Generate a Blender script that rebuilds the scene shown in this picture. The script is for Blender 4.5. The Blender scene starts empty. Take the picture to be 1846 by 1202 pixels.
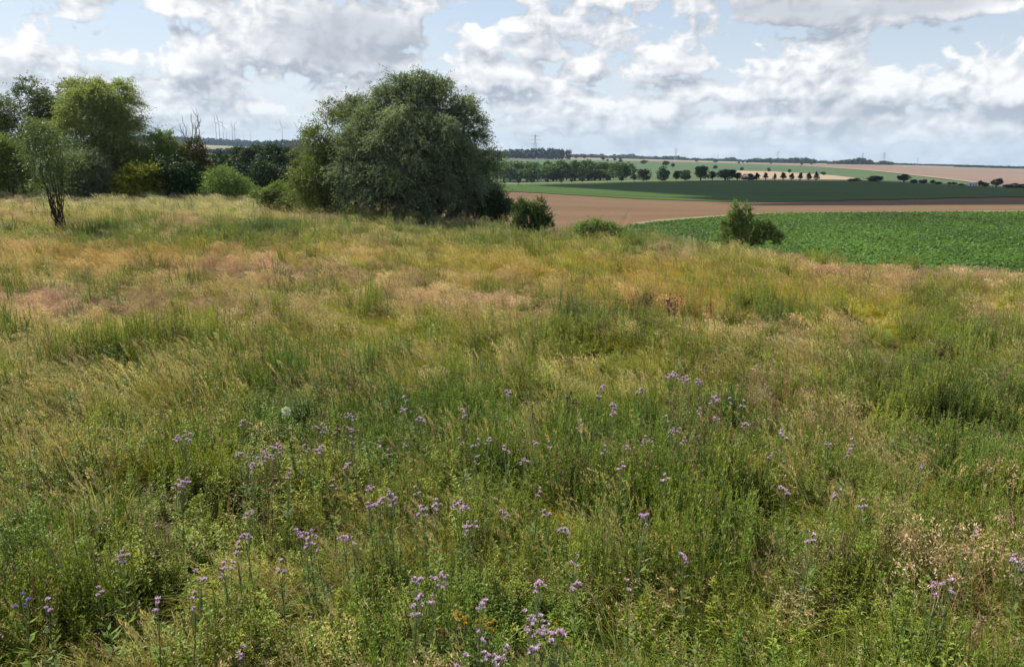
import bpy, math, random
import numpy as np
from mathutils import Matrix, Vector

R = math.radians
rng = np.random.default_rng(7)
random.seed(7)
scene = bpy.context.scene
col = scene.collection

# ------------------------------------------------------------------ camera
PW, PH, FOC = 1846.0, 1202.0, 1300.0          # photograph size and focal length in its pixels
CAM_H, PITCH, ROLL = 3.7, math.atan(323 / 1300.0), R(1.0)
_f = np.array([0, math.cos(PITCH), -math.sin(PITCH)])
_r0 = np.array([1.0, 0, 0]); _u0 = np.array([0, math.sin(PITCH), math.cos(PITCH)])
_R = math.cos(ROLL) * _r0 + math.sin(ROLL) * _u0
_U = -math.sin(ROLL) * _r0 + math.cos(ROLL) * _u0
cam_data = bpy.data.cameras.new('camera')
cam_data.sensor_width = 36.0
cam_data.lens = 36.0 * FOC / PW
cam_data.clip_start = 0.1
cam_data.clip_end = 40000
cam = bpy.data.objects.new('camera', cam_data)
col.objects.link(cam)
M = Matrix(((_R[0], _U[0], -_f[0], 0), (_R[1], _U[1], -_f[1], 0), (_R[2], _U[2], -_f[2], CAM_H), (0, 0, 0, 1)))
cam.matrix_world = M
scene.camera = cam

# ------------------------------------------------------------------ world, sun, exposure
SUN_EL, SUN_DIR_AZ = R(50), R(-56)            # azimuth measured from +Y towards +X: sun stands ahead on the left
sun_vec = np.array([math.cos(SUN_EL) * math.sin(SUN_DIR_AZ), math.cos(SUN_EL) * math.cos(SUN_DIR_AZ), math.sin(SUN_EL)])
sd = bpy.data.lights.new('sun', 'SUN')
sd.energy = 5.0
sd.angle = R(0.53)
sd.color = (1.0, 0.955, 0.88)
so = bpy.data.objects.new('sun', sd)
so.rotation_euler = Vector(sun_vec).to_track_quat('Z', 'Y').to_euler()
so.location = (-30, 10, 60)
col.objects.link(so)

scene.view_settings.view_transform = 'Standard'
scene.view_settings.look = 'None'
scene.view_settings.exposure = 0.52
scene.view_settings.gamma = 1.0
scene.view_settings.use_curve_mapping = False
scene.cycles.use_denoising = True
scene.cycles.debug_use_spatial_splits = True
scene.cycles.adaptive_threshold = 0.02
scene.cycles.max_bounces = 5
scene.cycles.diffuse_bounces = 2
scene.cycles.glossy_bounces = 2
scene.cycles.transmission_bounces = 3
scene.cycles.volume_bounces = 0
scene.cycles.transparent_max_bounces = 4
scene.cycles.sample_clamp_indirect = 6
scene.cycles.pixel_filter_type = 'BLACKMAN_HARRIS'
scene.cycles.filter_width = 1.5


class NT:
    """tiny helper that wires nodes"""
    def __init__(self, tree):
        self.t = tree
    def n(self, typ, **kw):
        nd = self.t.nodes.new(typ)
        for k, v in kw.items():
            setattr(nd, k, v)
        return nd
    def put(self, sock, v):
        if isinstance(v, bpy.types.NodeSocket):
            self.t.links.new(v, sock)
        elif v is not None:
            sock.default_value = v
    def m(self, op, a, b=None, c=None, clamp=False):
        nd = self.n('ShaderNodeMath', operation=op, use_clamp=clamp)
        for i, v in enumerate((a, b, c)):
            if v is not None:
                self.put(nd.inputs[i], v)
        return nd.outputs[0]
    def v(self, op, a, b=None):
        nd = self.n('ShaderNodeVectorMath', operation=op)
        self.put(nd.inputs[0], a)
        if b is not None:
            self.put(nd.inputs[1], b)
        return nd.outputs[0]
    def mix(self, f, a, b, blend='MIX'):
        nd = self.n('ShaderNodeMix', data_type='RGBA', blend_type=blend)
        self.put(nd.inputs[0], f); self.put(nd.inputs[6], a); self.put(nd.inputs[7], b)
        return nd.outputs[2]
    def ss(self, x, lo, hi, a=0.0, b=1.0):
        nd = self.n('ShaderNodeMapRange', interpolation_type='SMOOTHSTEP')
        self.put(nd.inputs[0], x)
        for i, q in enumerate((lo, hi, a, b)):
            self.put(nd.inputs[i + 1], q)
        return nd.outputs[0]
    def noise(self, vec, scale, detail=4.0, rough=0.55, dist=0.0):
        nd = self.n('ShaderNodeTexNoise')
        if vec is not None:
            self.put(nd.inputs['Vector'], vec)
        nd.inputs['Scale'].default_value = scale
        nd.inputs['Detail'].default_value = detail
        nd.inputs['Roughness'].default_value = rough
        nd.inputs['Distortion'].default_value = dist
        return nd


def c4(c):
    return (c[0], c[1], c[2], 1.0)


def pix_dir(px, py):
    dx = (px - PW / 2) / FOC; dy = -(py - PH / 2) / FOC
    d = _f + dx * _R + dy * _U
    return d / np.linalg.norm(d)


def pix_azel(px, py):
    d = pix_dir(px, py)
    return math.atan2(d[0], d[1]), math.asin(d[2])


# ---- clouds: a density function of the view direction, used twice (once shifted towards the sun for relief)
CLOUDS = [  # px of centre, py of flat base, half width px, height px, strength
    (350, 124, 88, 62, 1.0), (140, 26, 78, 34, .9), (52, 62, 26, 26, .7), (120, 128, 120, 36, .55),
    (560, 100, 250, 120, 1.1), (700, 70, 130, 90, 1.1), (330, 22, 90, 40, .9), (490, 140, 40, 40, .5),
    (905, 146, 90, 74, 1.0), (985, 96, 66, 50, 1.0), (870, 84, 45, 40, .8), (1060, 130, 60, 55, .8),
    (1215, 124, 105, 52, 1.05), (1180, 200, 90, 70, .7), (960, 190, 90, 40, .5), (1320, 140, 70, 30, .45),
    (1490, 160, 110, 110, 1.0), (1580, 165, 110, 70, .8), (1690, 158, 70, 50, .8), (1530, 210, 150, 60, .9),
    (1460, 205, 60, 60, .6), (1830, 165, 120, 140, 1.05), (1790, 232, 110, 50, .7), (1440, 26, 210, 50, 1.1), (1700, 22, 230, 46, 1.1),
    (250, 205, 160, 44, .6), (620, 190, 140, 50, .6), (480, 195, 90, 34, .6), (1100, 235, 120, 34, .65), (1620, 250, 160, 36, .65), (940, 232, 70, 28, .6), (1300, 225, 90, 40, .65), (1400, 258, 120, 22, .5), (1020, 200, 70, 36, .65), (1760, 268, 130, 26, .55), (420, 232, 90, 22, .5), (1250, 180, 60, 34, .6),
    (1950, 120, 120, 90, .9), (-120, 110, 140, 80, .9), (-300, 60, 160, 90, .9), (2120, 60, 150, 90, 1.0),
]
DARK = [(640, 78, 190, 90, 1.0), (540, 96, 130, 40, .5), (1440, 20, 200, 60, .75), (1640, 12, 230, 50, .85), (375, 115, 60, 26, .5), (975, 90, 50, 24, .5), (1520, 206, 90, 26, .5),
        (1230, 122, 70, 16, .35), (1530, 150, 40, 18, .4), (910, 146, 60, 14, .4)]


def shape_nodes(g, U, V, lst, flat=2.6):
    """soft maximum of flat-based domes given as photo positions"""
    acc = None
    for (px, py, hw, hh, st) in lst:
        a0, e0 = pix_azel(px, py)
        a1, _ = pix_azel(px + hw, py)
        _, e1 = pix_azel(px, py - hh)
        ia = 1 / max(abs(a1 - a0), 1e-4); ib = 1 / max(e1 - e0, 1e-4)
        du = g.m('MULTIPLY_ADD', U, ia, -a0 * ia)
        dv = g.m('MULTIPLY_ADD', V, ib, -e0 * ib)
        dv = g.m('MAXIMUM', dv, g.m('MULTIPLY', dv, -flat))
        q = g.m('MULTIPLY_ADD', du, du, g.m('MULTIPLY', dv, dv))
        mk = g.m('MULTIPLY_ADD', g.m('SQRT', q), -st, st)
        if acc is None:
            acc = mk
        else:
            nd = g.n('ShaderNodeMath', operation='SMOOTH_MAX')
            g.put(nd.inputs[0], acc); g.put(nd.inputs[1], mk); nd.inputs[2].default_value = 0.12
            acc = nd.outputs[0]
    return acc


def cloud_group():
    gt = bpy.data.node_groups.new('cloud_density', 'ShaderNodeTree')
    gt.interface.new_socket('Dir', in_out='INPUT', socket_type='NodeSocketVector')
    gt.interface.new_socket('Density', in_out='OUTPUT', socket_type='NodeSocketFloat')
    gt.interface.new_socket('Dark', in_out='OUTPUT', socket_type='NodeSocketFloat')
    g = NT(gt)
    gi = g.n('NodeGroupInput'); go = g.n('NodeGroupOutput')
    D = gi.outputs[0]
    w = g.v('SUBTRACT', g.noise(D, 11.0, 3.0).outputs['Color'], (0.5, 0.5, 0.5))
    DW = g.v('ADD', D, g.v('MULTIPLY', w, (0.036, 0.036, 0.018)))
    sx = g.n('ShaderNodeSeparateXYZ'); g.put(sx.inputs[0], DW)
    U = g.m('ARCTAN2', sx.outputs[0], sx.outputs[1])
    V = g.m('ARCSINE', sx.outputs[2])
    blobs = shape_nodes(g, U, V, CLOUDS)
    dark = shape_nodes(g, U, V, DARK, 1.6)
    # smaller cumuli everywhere between and beyond
    gen = g.noise(g.v('MULTIPLY', D, (1.0, 1.0, 3.0)), 9.0, 4.0, 0.55).outputs['Fac']
    gen = g.m('MINIMUM', g.m('MULTIPLY_ADD', gen, 3.0, -1.40), 0.36)
    base = g.m('MAXIMUM', blobs, gen)
    # billows: folded noise gives round heads and sharp creases
    s2 = g.v('MULTIPLY', DW, (1.0, 1.0, 1.3))
    bil = None
    for sc, am in ((14.0, .50), (30.0, .42), (64.0, .26), (130.0, .11)):
        n = g.noise(s2, sc, 0.0).outputs['Fac']
        a = g.m('MULTIPLY', g.m('ABSOLUTE', g.m('MULTIPLY_ADD', n, 4.0, -2.0)), am)
        bil = a if bil is None else g.m('ADD', bil, a)
    d = g.m('ADD', base, g.m('MULTIPLY_ADD', bil, -0.72, 0.50))
    fb = g.noise(s2, 30.0, 5.0, 0.52).outputs['Fac']
    d = g.m('ADD', d, g.m('MULTIPLY_ADD', fb, 0.4, -0.20))
    gt.links.new(d, go.inputs[0])
    gt.links.new(dark, go.inputs[1])
    return gt


def build_world():
    w = bpy.data.worlds.new('World')
    scene.world = w
    w.use_nodes = True
    t = w.node_tree
    t.nodes.clear()
    g = NT(t)
    out = g.n('ShaderNodeOutputWorld')
    sky = g.n('ShaderNodeTexSky', sky_type='NISHITA')
    sky.sun_disc = False
    sky.sun_elevation = SUN_EL
    sky.sun_rotation = SUN_DIR_AZ
    sky.air_density = 1.0
    sky.dust_density = 0.8
    sky.ozone_density = 1.0
    D = g.n('ShaderNodeTexCoord').outputs['Generated']
    sx = g.n('ShaderNodeSeparateXYZ'); g.put(sx.inputs[0], D)
    Z = sx.outputs[2]
    # bright milky air low over the land, bluer upwards
    milky = g.ss(Z, 0.02, 0.40, 0.80, 0.0)
    milk = g.mix(g.ss(Z, 0.0, 0.17), c4(SKY_LOW), c4(SKY_MILK))
    skyc = g.mix(milky, sky.outputs[0], milk)
    # the dome away from the picture: the same kind of cumulus, in less detail
    gen = g.noise(g.v('MULTIPLY', D, (1.0, 1.0, 1.8)), 4.6, 5.0, 0.56).outputs['Fac']
    gcol = g.mix(g.ss(gen, .54, .70), c4(CL_MID), c4(CL_LIT))
    broad = g.mix(g.ss(gen, .52, .62), skyc, gcol)
    bgB = g.n('ShaderNodeBackground'); bgB.inputs['Strength'].default_value = 0.1
    g.put(bgB.inputs['Color'], broad)
    # the part of the sky that the picture shows, cloud by cloud
    grp = cloud_group()
    a = g.n('ShaderNodeGroup'); a.node_tree = grp; g.put(a.inputs[0], D)
    b = g.n('ShaderNodeGroup'); b.node_tree = grp
    g.put(b.inputs[0], g.v('ADD', D, (-0.008, 0.0, 0.020)))
    d0, dark, d1 = a.outputs[0], a.outputs[1], b.outputs[0]
    d0 = g.m('ADD', d0, g.ss(Z, 0.03, 0.10, 0.14, 0.0))
    d1 = g.m('ADD', d1, g.ss(Z, 0.03, 0.10, 0.14, 0.0))
    cover = g.ss(d0, g.ss(Z, 0.0, 0.10, -0.04, 0.04), g.ss(Z, 0.0, 0.10, 0.5, 0.36))
    lit = g.m('MULTIPLY_ADD', g.m('SUBTRACT', d0, d1), 1.0, 0.52, clamp=True)
    lit = g.m('MULTIPLY', lit, g.m('MULTIPLY_ADD', g.ss(dark, 0.0, 0.55), -0.66, 1.0))
    ccol = g.mix(lit, c4(CL_SHADE), c4(CL_LIT))
    ccol = g.mix(g.ss(Z, 0.0, 0.05, 0.8, 1.0), c4(CL_LOW), ccol)
    res = g.mix(g.m('MULTIPLY', cover, g.ss(Z, 0.0, 0.08, 0.70, 0.96)), skyc, ccol)
    # where the detailed part ends it runs over into the broad field
    az = g.m('ABSOLUTE', g.m('ARCTAN2', sx.outputs[0], sx.outputs[1]))
    inside = g.m('MULTIPLY', g.ss(az, .80, 1.0, 1.0, 0.0), g.ss(Z, .24, .30, 1.0, 0.0))
    inside = g.m('MULTIPLY', inside, g.ss(Z, -.06, -.02))
    res = g.mix(inside, broad, res)
    bgA = g.n('ShaderNodeBackground'); bgA.inputs['Strength'].default_value = 0.1
    g.put(bgA.inputs['Color'], res)
    mx = g.n('ShaderNodeMixShader')
    g.put(mx.inputs[0], g.m('GREATER_THAN', inside, 0.001))
    t.links.new(bgB.outputs[0], mx.inputs[1]); t.links.new(bgA.outputs[0], mx.inputs[2])
    t.links.new(mx.outputs[0], out.inputs['Surface'])
    w.cycles.sampling_method = 'MANUAL'
    w.cycles.sample_map_resolution = 512


SKY_MILK = (4.9, 5.4, 6.05); SKY_LOW = (6.2, 6.55, 7.05)
CL_LIT = (7.7, 7.65, 7.6); CL_MID = (5.7, 5.9, 6.3); CL_SHADE = (3.1, 3.35, 3.85); CL_LOW = (6.2, 6.45, 6.8)
build_world()

# ------------------------------------------------------------------ helpers
def tag(o, label=None, cat=None, group=None, kind=None):
    if label: o['label'] = label
    if cat: o['category'] = cat
    if group: o['group'] = group
    if kind: o['kind'] = kind
    return o


class MB:
    """collects quads and triangles, builds ONE mesh object"""
    def __init__(self):
        self.V, self.Q, self.T, self.qr, self.tr, self.qm, self.tm = [], [], [], [], [], [], []
        self.n = 0
    def verts(self, v):
        v = np.asarray(v, float).reshape(-1, 3)
        o = self.n
        self.V.append(v); self.n += len(v)
        return o
    def quads(self, q, rnd=None, mat=0):
        q = np.asarray(q, np.int64).reshape(-1, 4)
        self.Q.append(q)
        self.qr.append(np.full(len(q), .5) if rnd is None else np.broadcast_to(np.asarray(rnd, float), (len(q),)))
        self.qm.append(np.full(len(q), mat))
    def tris(self, q, rnd=None, mat=0):
        q = np.asarray(q, np.int64).reshape(-1, 3)
        self.T.append(q)
        self.tr.append(np.full(len(q), .5) if rnd is None else np.broadcast_to(np.asarray(rnd, float), (len(q),)))
        self.tm.append(np.full(len(q), mat))
    def tube(self, pts, rad, sides=5, rnd=.5, mat=0):
        pts = np.asarray(pts, float); rad = np.broadcast_to(np.asarray(rad, float), (len(pts),))
        t = np.gradient(pts, axis=0); t /= np.linalg.norm(t, axis=1)[:, None] + 1e-9
        ref = np.where(np.abs(t[:, 2:3]) > .9, np.array([[1.0, 0, 0]]), np.array([[0, 0, 1.0]]))
        a = np.cross(t, ref); a /= np.linalg.norm(a, axis=1)[:, None] + 1e-9
        b = np.cross(t, a)
        ang = np.linspace(0, 2 * math.pi, sides, endpoint=False)
        ring = pts[:, None, :] + rad[:, None, None] * (np.cos(ang)[None, :, None] * a[:, None, :] + np.sin(ang)[None, :, None] * b[:, None, :])
        o = self.verts(ring)
        i = np.arange(len(pts) - 1)[:, None]; j = np.arange(sides)[None, :]; j2 = (j + 1) % sides
        q = np.stack([i * sides + j, i * sides + j2, (i + 1) * sides + j2, (i + 1) * sides + j], -1).reshape(-1, 4) + o
        self.quads(q, rnd, mat)
        e = self.verts(pts[-1:] + t[-1:] * rad[-1])
        l = (len(pts) - 1) * sides
        self.tris(np.stack([l + np.arange(sides), l + (np.arange(sides) + 1) % sides, np.full(sides, e - o)], -1) + o, rnd, mat)
    def box(self, c, s, rnd=.5, mat=0):
        c = np.asarray(c, float); s = np.asarray(s, float) / 2
        v = np.array([[x, y, z] for z in (-1, 1) for y in (-1, 1) for x in (-1, 1)]) * s + c
        o = self.verts(v)
        self.quads(np.array([[0, 2, 3, 1], [4, 5, 7, 6], [0, 1, 5, 4], [2, 6, 7, 3], [0, 4, 6, 2], [1, 3, 7, 5]]) + o, rnd, mat)
    def leaves(self, P, A, S, L, W, rnd, mat=0, fold=0.0):
        """rhombic leaves: base P, axis A, side S"""
        L = np.asarray(L)[:, None]; W = np.asarray(W)[:, None]
        N = np.cross(A, S)
        v = np.stack([P, P + A * L * .45 + S * W * .5 + N * W * fold, P + A * L - N * L * .08, P + A * L * .45 - S * W * .5 + N * W * fold], 1)
        o = self.verts(v)
        self.quads(np.arange(len(P) * 4).reshape(-1, 4) + o, rnd, mat)
    def mesh(self, name, mats, smooth=False):
        V = np.concatenate(self.V) if self.V else np.zeros((0, 3))
        Q = np.concatenate(self.Q) if self.Q else np.zeros((0, 4), np.int64)
        T = np.concatenate(self.T) if self.T else np.zeros((0, 3), np.int64)
        me = bpy.data.meshes.new(name)
        me.vertices.add(len(V)); me.vertices.foreach_set('co', V.astype(np.float32).ravel())
        nl = len(Q) * 4 + len(T) * 3
        me.loops.add(nl)
        me.loops.foreach_set('vertex_index', np.concatenate([Q.ravel(), T.ravel()]).astype(np.int32))
        me.polygons.add(len(Q) + len(T))
        ls = np.concatenate([np.arange(len(Q)) * 4, len(Q) * 4 + np.arange(len(T)) * 3]).astype(np.int32)
        me.polygons.foreach_set('loop_start', ls)
        mi = np.concatenate([*self.qm, *self.tm]).astype(np.int32)
        me.polygons.foreach_set('material_index', mi)
        if smooth:
            me.polygons.foreach_set('use_smooth', np.ones(len(Q) + len(T), bool))
        me.update(calc_edges=True)
        at = me.attributes.new('rnd', 'FLOAT', 'FACE')
        at.data.foreach_set('value', np.concatenate([*self.qr, *self.tr]).astype(np.float32))
        for m_ in (mats if isinstance(mats, (list, tuple)) else [mats]):
            me.materials.append(m_)
        return me
    def build(self, name, mats, parent=None, smooth=False):
        o = bpy.data.objects.new(name, self.mesh(name, mats, smooth))
        col.objects.link(o)
        if parent is not None:
            o.parent = parent
        return o


def empty(name, loc=(0, 0, 0), rz=0.0):
    o = bpy.data.objects.new(name, None)
    o.location = loc; o.rotation_euler = (0, 0, rz)
    o.empty_display_size = .2
    col.objects.link(o)
    return o


def copy_tree(o, parent=None):
    c = o.copy(); col.objects.link(c); c.parent = parent
    for ch in o.children:
        copy_tree(ch, c)
    return c


def unit(v):
    return v / (np.linalg.norm(v, axis=-1, keepdims=True) + 1e-9)


# value noise in the plane (world metres), for patchiness
_NT = rng.random((256, 256))
def vnoise(x, y, s):
    x = np.asarray(x) / s + 61.3; y = np.asarray(y) / s + 23.7
    xi = np.floor(x).astype(int); yi = np.floor(y).astype(int)
    fx = x - xi; fy = y - yi
    fx = fx * fx * (3 - 2 * fx); fy = fy * fy * (3 - 2 * fy)
    g = lambda a, b: _NT[a % 256, b % 256]
    return (g(xi, yi) * (1 - fx) + g(xi + 1, yi) * fx) * (1 - fy) + (g(xi, yi + 1) * (1 - fx) + g(xi + 1, yi + 1) * fx) * fy


# ------------------------------------------------------------------ materials
def new_mat(name):
    m = bpy.data.materials.new(name); m.use_nodes = True
    t = m.node_tree; t.nodes.clear()
    g = NT(t)
    return m, g, g.n('ShaderNodeOutputMaterial')


def leaf_shader(g, out, colr, transl=.35, rough=.5, spec=.25):
    p = g.n('ShaderNodeBsdfPrincipled')
    g.put(p.inputs['Base Color'], colr)
    p.inputs['Roughness'].default_value = rough
    p.inputs['Specular IOR Level'].default_value = spec
    tr = g.n('ShaderNodeBsdfTranslucent')
    tc = g.mix(1.0, colr, c4((1.05, 1.15, .5)), 'MULTIPLY')
    g.put(tr.inputs['Color'], tc)
    mx = g.n('ShaderNodeMixShader'); mx.inputs[0].default_value = transl
    g.t.links.new(p.outputs[0], mx.inputs[1]); g.t.links.new(tr.outputs[0], mx.inputs[2])
    g.t.links.new(mx.outputs[0], out.inputs['Surface'])


def foliage_mat(name, c_dark, c_mid, c_light, transl=.32, objvar=.12, rough=.5):
    m, g, out = new_mat(name)
    at = g.n('ShaderNodeAttribute'); at.attribute_name = 'rnd'
    cr = g.n('ShaderNodeValToRGB')
    e = cr.color_ramp.elements
    e[0].position = 0.0; e[0].color = c4(c_dark)
    e[1].position = 1.0; e[1].color = c4(c_light)
    k = e.new(.5); k.color = c4(c_mid)
    g.put(cr.inputs[0], at.outputs['Fac'])
    oi = g.n('ShaderNodeObjectInfo')
    hv = g.n('ShaderNodeHueSaturation')
    g.put(hv.inputs['Color'], cr.outputs[0])
    g.put(hv.inputs['Value'], g.m('MULTIPLY_ADD', oi.outputs['Random'], objvar * 2, 1 - objvar))
    g.put(hv.inputs['Hue'], g.m('MULTIPLY_ADD', oi.outputs['Random'], .03, .485))
    leaf_shader(g, out, hv.outputs[0], transl, rough)
    return m


def inst_mat(name, attr, transl=.4, rough=.6, var=.3, spec=.15):
    """colour comes from the instance the blade belongs to, varied per blade"""
    m, g, out = new_mat(name)
    ia = g.n('ShaderNodeAttribute'); ia.attribute_type = 'INSTANCER'; ia.attribute_name = attr
    at = g.n('ShaderNodeAttribute'); at.attribute_name = 'rnd'
    k = g.m('MULTIPLY_ADD', at.outputs['Fac'], 2 * var, 1 - var)
    hv = g.n('ShaderNodeHueSaturation')
    g.put(hv.inputs['Color'], ia.outputs['Color'])
    g.put(hv.inputs['Value'], k)
    g.put(hv.inputs['Hue'], g.m('MULTIPLY_ADD', at.outputs['Fac'], -.03, .515))
    leaf_shader(g, out, hv.outputs[0], transl, rough, spec)
    return m


def plain_mat(name, c, rough=.8, var=.2, scale=5.0, metal=0.0, bump=0.0):
    m, g, out = new_mat(name)
    p = g.n('ShaderNodeBsdfPrincipled')
    tc = g.n('ShaderNodeTexCoord')
    nz = g.noise(tc.outputs['Object'], scale, 5.0, .6)
    a = tuple(x * (1 - var) for x in c); b = tuple(min(1, x * (1 + var)) for x in c)
    g.put(p.inputs['Base Color'], g.mix(g.ss(nz.outputs['Fac'], .3, .7), c4(a), c4(b)))
    p.inputs['Roughness'].default_value = rough
    p.inputs['Metallic'].default_value = metal
    p.inputs['Specular IOR Level'].default_value = .2
    if bump:
        bp = g.n('ShaderNodeBump'); bp.inputs['Strength'].default_value = bump
        g.put(bp.inputs['Height'], nz.outputs['Fac'])
        g.t.links.new(bp.outputs[0], p.inputs['Normal'])
    g.t.links.new(p.outputs[0], out.inputs['Surface'])
    return m


def field_mat(name, c1, c2, c3, big=(.004, .02), fine=.8, streak=None, bump=.4, bumpd=.2, rows=None):
    """crop or stubble seen from afar: broad soil patches, machine streaks and a fine rough grain"""
    m, g, out = new_mat(name)
    p = g.n('ShaderNodeBsdfPrincipled')
    p.inputs['Roughness'].default_value = .9
    p.inputs['Specular IOR Level'].default_value = .1
    ge = g.n('ShaderNodeNewGeometry')
    P = ge.outputs['Position']
    st = g.v('MULTIPLY', P, (big[0], big[1], 0.0))
    n1 = g.noise(st, 1.0, 4.0, .55).outputs['Fac']
    n2 = g.noise(P, fine, 5.0, .7).outputs['Fac']
    colr = g.mix(g.ss(n1, .35, .65), c4(c1), c4(c2))
    colr = g.mix(g.m('MULTIPLY', g.ss(n2, .45, .75), .6), colr, c4(c3))
    if streak:
        ang, period, amt = streak
        sx = g.n('ShaderNodeSeparateXYZ'); g.put(sx.inputs[0], P)
        q = g.m('ADD', g.m('MULTIPLY', sx.outputs[0], math.sin(ang)), g.m('MULTIPLY', sx.outputs[1], math.cos(ang)))
        wv = g.m('SINE', g.m('MULTIPLY', q, 2 * math.pi / period))
        wn = g.noise(P, .02, 2.0).outputs['Fac']
        k = g.m('MULTIPLY', g.m('MULTIPLY', g.ss(wv, .6, 1.0), wn), amt)
        colr = g.mix(k, colr, c4(tuple(min(1, x * 1.6) for x in c3)))
    g.put(p.inputs['Base Color'], colr)
    bp = g.n('ShaderNodeBump'); bp.inputs['Strength'].default_value = bump; bp.inputs['Distance'].default_value = bumpd
    g.put(bp.inputs['Height'], n2)
    g.t.links.new(bp.outputs[0], p.inputs['Normal'])
    g.t.links.new(p.outputs[0], out.inputs['Surface'])
    return m


MAT = {}
MAT['soil'] = field_mat('meadow_soil', (.060, .050, .024), (.095, .078, .036), (.036, .030, .016), (.3, .3), 9.0, None, .6, .05)
MAT['beet_soil'] = field_mat('beet_soil', (.05, .06, .025), (.07, .075, .03), (.04, .035, .02), (.2, .2), 6.0, None, .5, .05)
MAT['stubble'] = field_mat('stubble', (.135, .080, .041), (.168, .104, .056), (.092, .056, .030), (.012, .05), .9, (R(6), 9.0, .9), .5, .15)
MAT['green'] = field_mat('green_crop', (.044, .082, .012), (.033, .066, .011), (.062, .104, .020), (.006, .022), .5, (R(-4), 24.0, .9), .5, .3)
MAT['verge'] = field_mat('verge_grass', (.22, .19, .095), (.16, .17, .065), (.27, .23, .13), (.03, .03), .6)
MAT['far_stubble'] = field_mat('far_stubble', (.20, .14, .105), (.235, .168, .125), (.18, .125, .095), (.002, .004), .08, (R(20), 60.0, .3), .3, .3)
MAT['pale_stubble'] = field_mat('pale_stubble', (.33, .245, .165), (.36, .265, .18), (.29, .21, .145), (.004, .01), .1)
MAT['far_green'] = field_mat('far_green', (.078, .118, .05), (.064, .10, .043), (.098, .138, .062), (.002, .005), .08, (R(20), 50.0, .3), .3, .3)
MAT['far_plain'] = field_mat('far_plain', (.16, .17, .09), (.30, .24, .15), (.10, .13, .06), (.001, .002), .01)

MAT['bark'] = plain_mat('bark', (.085, .065, .045), .9, .35, 9.0, bump=.4)
MAT['bark_dark'] = plain_mat('bark_dark', (.05, .04, .03), .9, .35, 9.0, bump=.4)
MAT['bark_grey'] = plain_mat('dead_bark', (.20, .17, .145), .9, .3, 9.0, bump=.3)
MAT['willow'] = foliage_mat('willow_leaf', (.085, .108, .06), (.195, .228, .138), (.35, .385, .26), .40, rough=.6)
MAT['willow_warm'] = foliage_mat('willow_leaf_warm', (.14, .15, .055), (.245, .26, .10), (.36, .38, .16), .45)
MAT['poplar'] = foliage_mat('poplar_leaf', (.065, .09, .042), (.13, .17, .075), (.22, .255, .13), .4)
MAT['dark'] = foliage_mat('dark_leaf', (.026, .048, .020), (.046, .078, .030), (.08, .12, .05), .22)
MAT['shrub'] = foliage_mat('shrub_leaf', (.10, .14, .042), (.18, .23, .07), (.27, .32, .11), .38)
MAT['yellow_shrub'] = foliage_mat('yellow_shrub_leaf', (.17, .20, .03), (.27, .30, .048), (.37, .40, .08), .42)
MAT['ivy'] = foliage_mat('ivy_leaf', (.08, .065, .03), (.11, .105, .04), (.15, .16, .06), .25)
MAT['mid'] = foliage_mat('mid_leaf', (.05, .085, .028), (.095, .145, .045), (.155, .21, .07), .32)
MAT['fartree'] = foliage_mat('far_leaf', (.028, .05, .02), (.048, .08, .03), (.075, .115, .045), .2, .25)
MAT['youngtree'] = foliage_mat('young_leaf', (.018, .034, .016), (.03, .05, .024), (.045, .072, .034), .15, .2)
MAT['wood_far'] = foliage_mat('far_wood_leaf', (.02, .038, .022), (.034, .058, .032), (.055, .085, .045), .1, .2)

# ------------------------------------------------------------------ terrain
COLX = np.array([-700, 0, 300, 600, 923, 1150, 1350, 1600, 1846, 2600.0])
def tan_at(x, row):
    d = pix_dir(x, row)
    return d[2] / math.hypot(d[0], d[1])
COLAZ = np.array([pix_azel(x, 330)[0] for x in COLX])
NODES = []  # per column list of (distance, z)
EDGE_ROW = [None, 343, 346, 372, 404, 416, 441, 469, 487, None]
EDGE = []
for x, r in zip(COLX, EDGE_ROW):
    if r is None:
        EDGE.append(58.0 if x < 0 else 21.0)
    else:
        EDGE.append((CAM_H - .5) / -tan_at(x, r))
EDGE = np.array(EDGE)
B2R = [None, None, None, None, 394, 392, 389, 386, 385, 385]
B2D = [120, 120, 120, 100, 85, 85, 90, 98, 106, 110]
B3R = [None, 330, 330, 345, 346, 360, 367, 362, 356, 352]
B3D = [220, 220, 220, 200, 190, 195, 205, 235, 265, 280]
B4R = [322, 318, 322, 331, 333, 327.5, 325.5, 328.5, 341, 352]
B4D = [520, 520, 520, 510, 500, 520, 540, 560, 590, 620]
B6R = [262, 263, 265, 274, 284, 289, 295, 299, 306.5, 316]
B7R = [252, 255, 257, 269, 280, 286, 291, 296, 301, 311]
for i, x in enumerate(COLX):
    E = EDGE[i]
    nd = [(.3, 0.0), (E * .6, 0.0), (E, 0.0), (E * 1.22 + 2, -1.6 if x < 700 else -2.6)]
    def z_at(d, row):
        return CAM_H + d * tan_at(x, row)
    nd.append((B2D[i], -4.5 if B2R[i] is None else z_at(B2D[i], B2R[i])))
    nd.append((B3D[i], -8.0 if B3R[i] is None else z_at(B3D[i], B3R[i])))
    nd.append((B4D[i], z_at(B4D[i], B4R[i])))
    nd.append((B4D[i] * 1.2, z_at(B4D[i] * 1.2, B4R[i] - 3)))
    nd.append((2200, z_at(2200, B6R[i])))
    nd.append((6000, z_at(6000, B7R[i])))
    nd.append((12500, z_at(12500, B7R[i]) - 20))
    NODES.append(nd)
_ga = np.linspace(-math.pi, math.pi, 721)
_gl = np.linspace(math.log(.3), math.log(12500), 520)
_K = len(NODES[0])
nodeL = np.log(np.array([[d for d, z in n] for n in NODES])); nodeZ = np.array([[z for d, z in n] for n in NODES])
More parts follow.
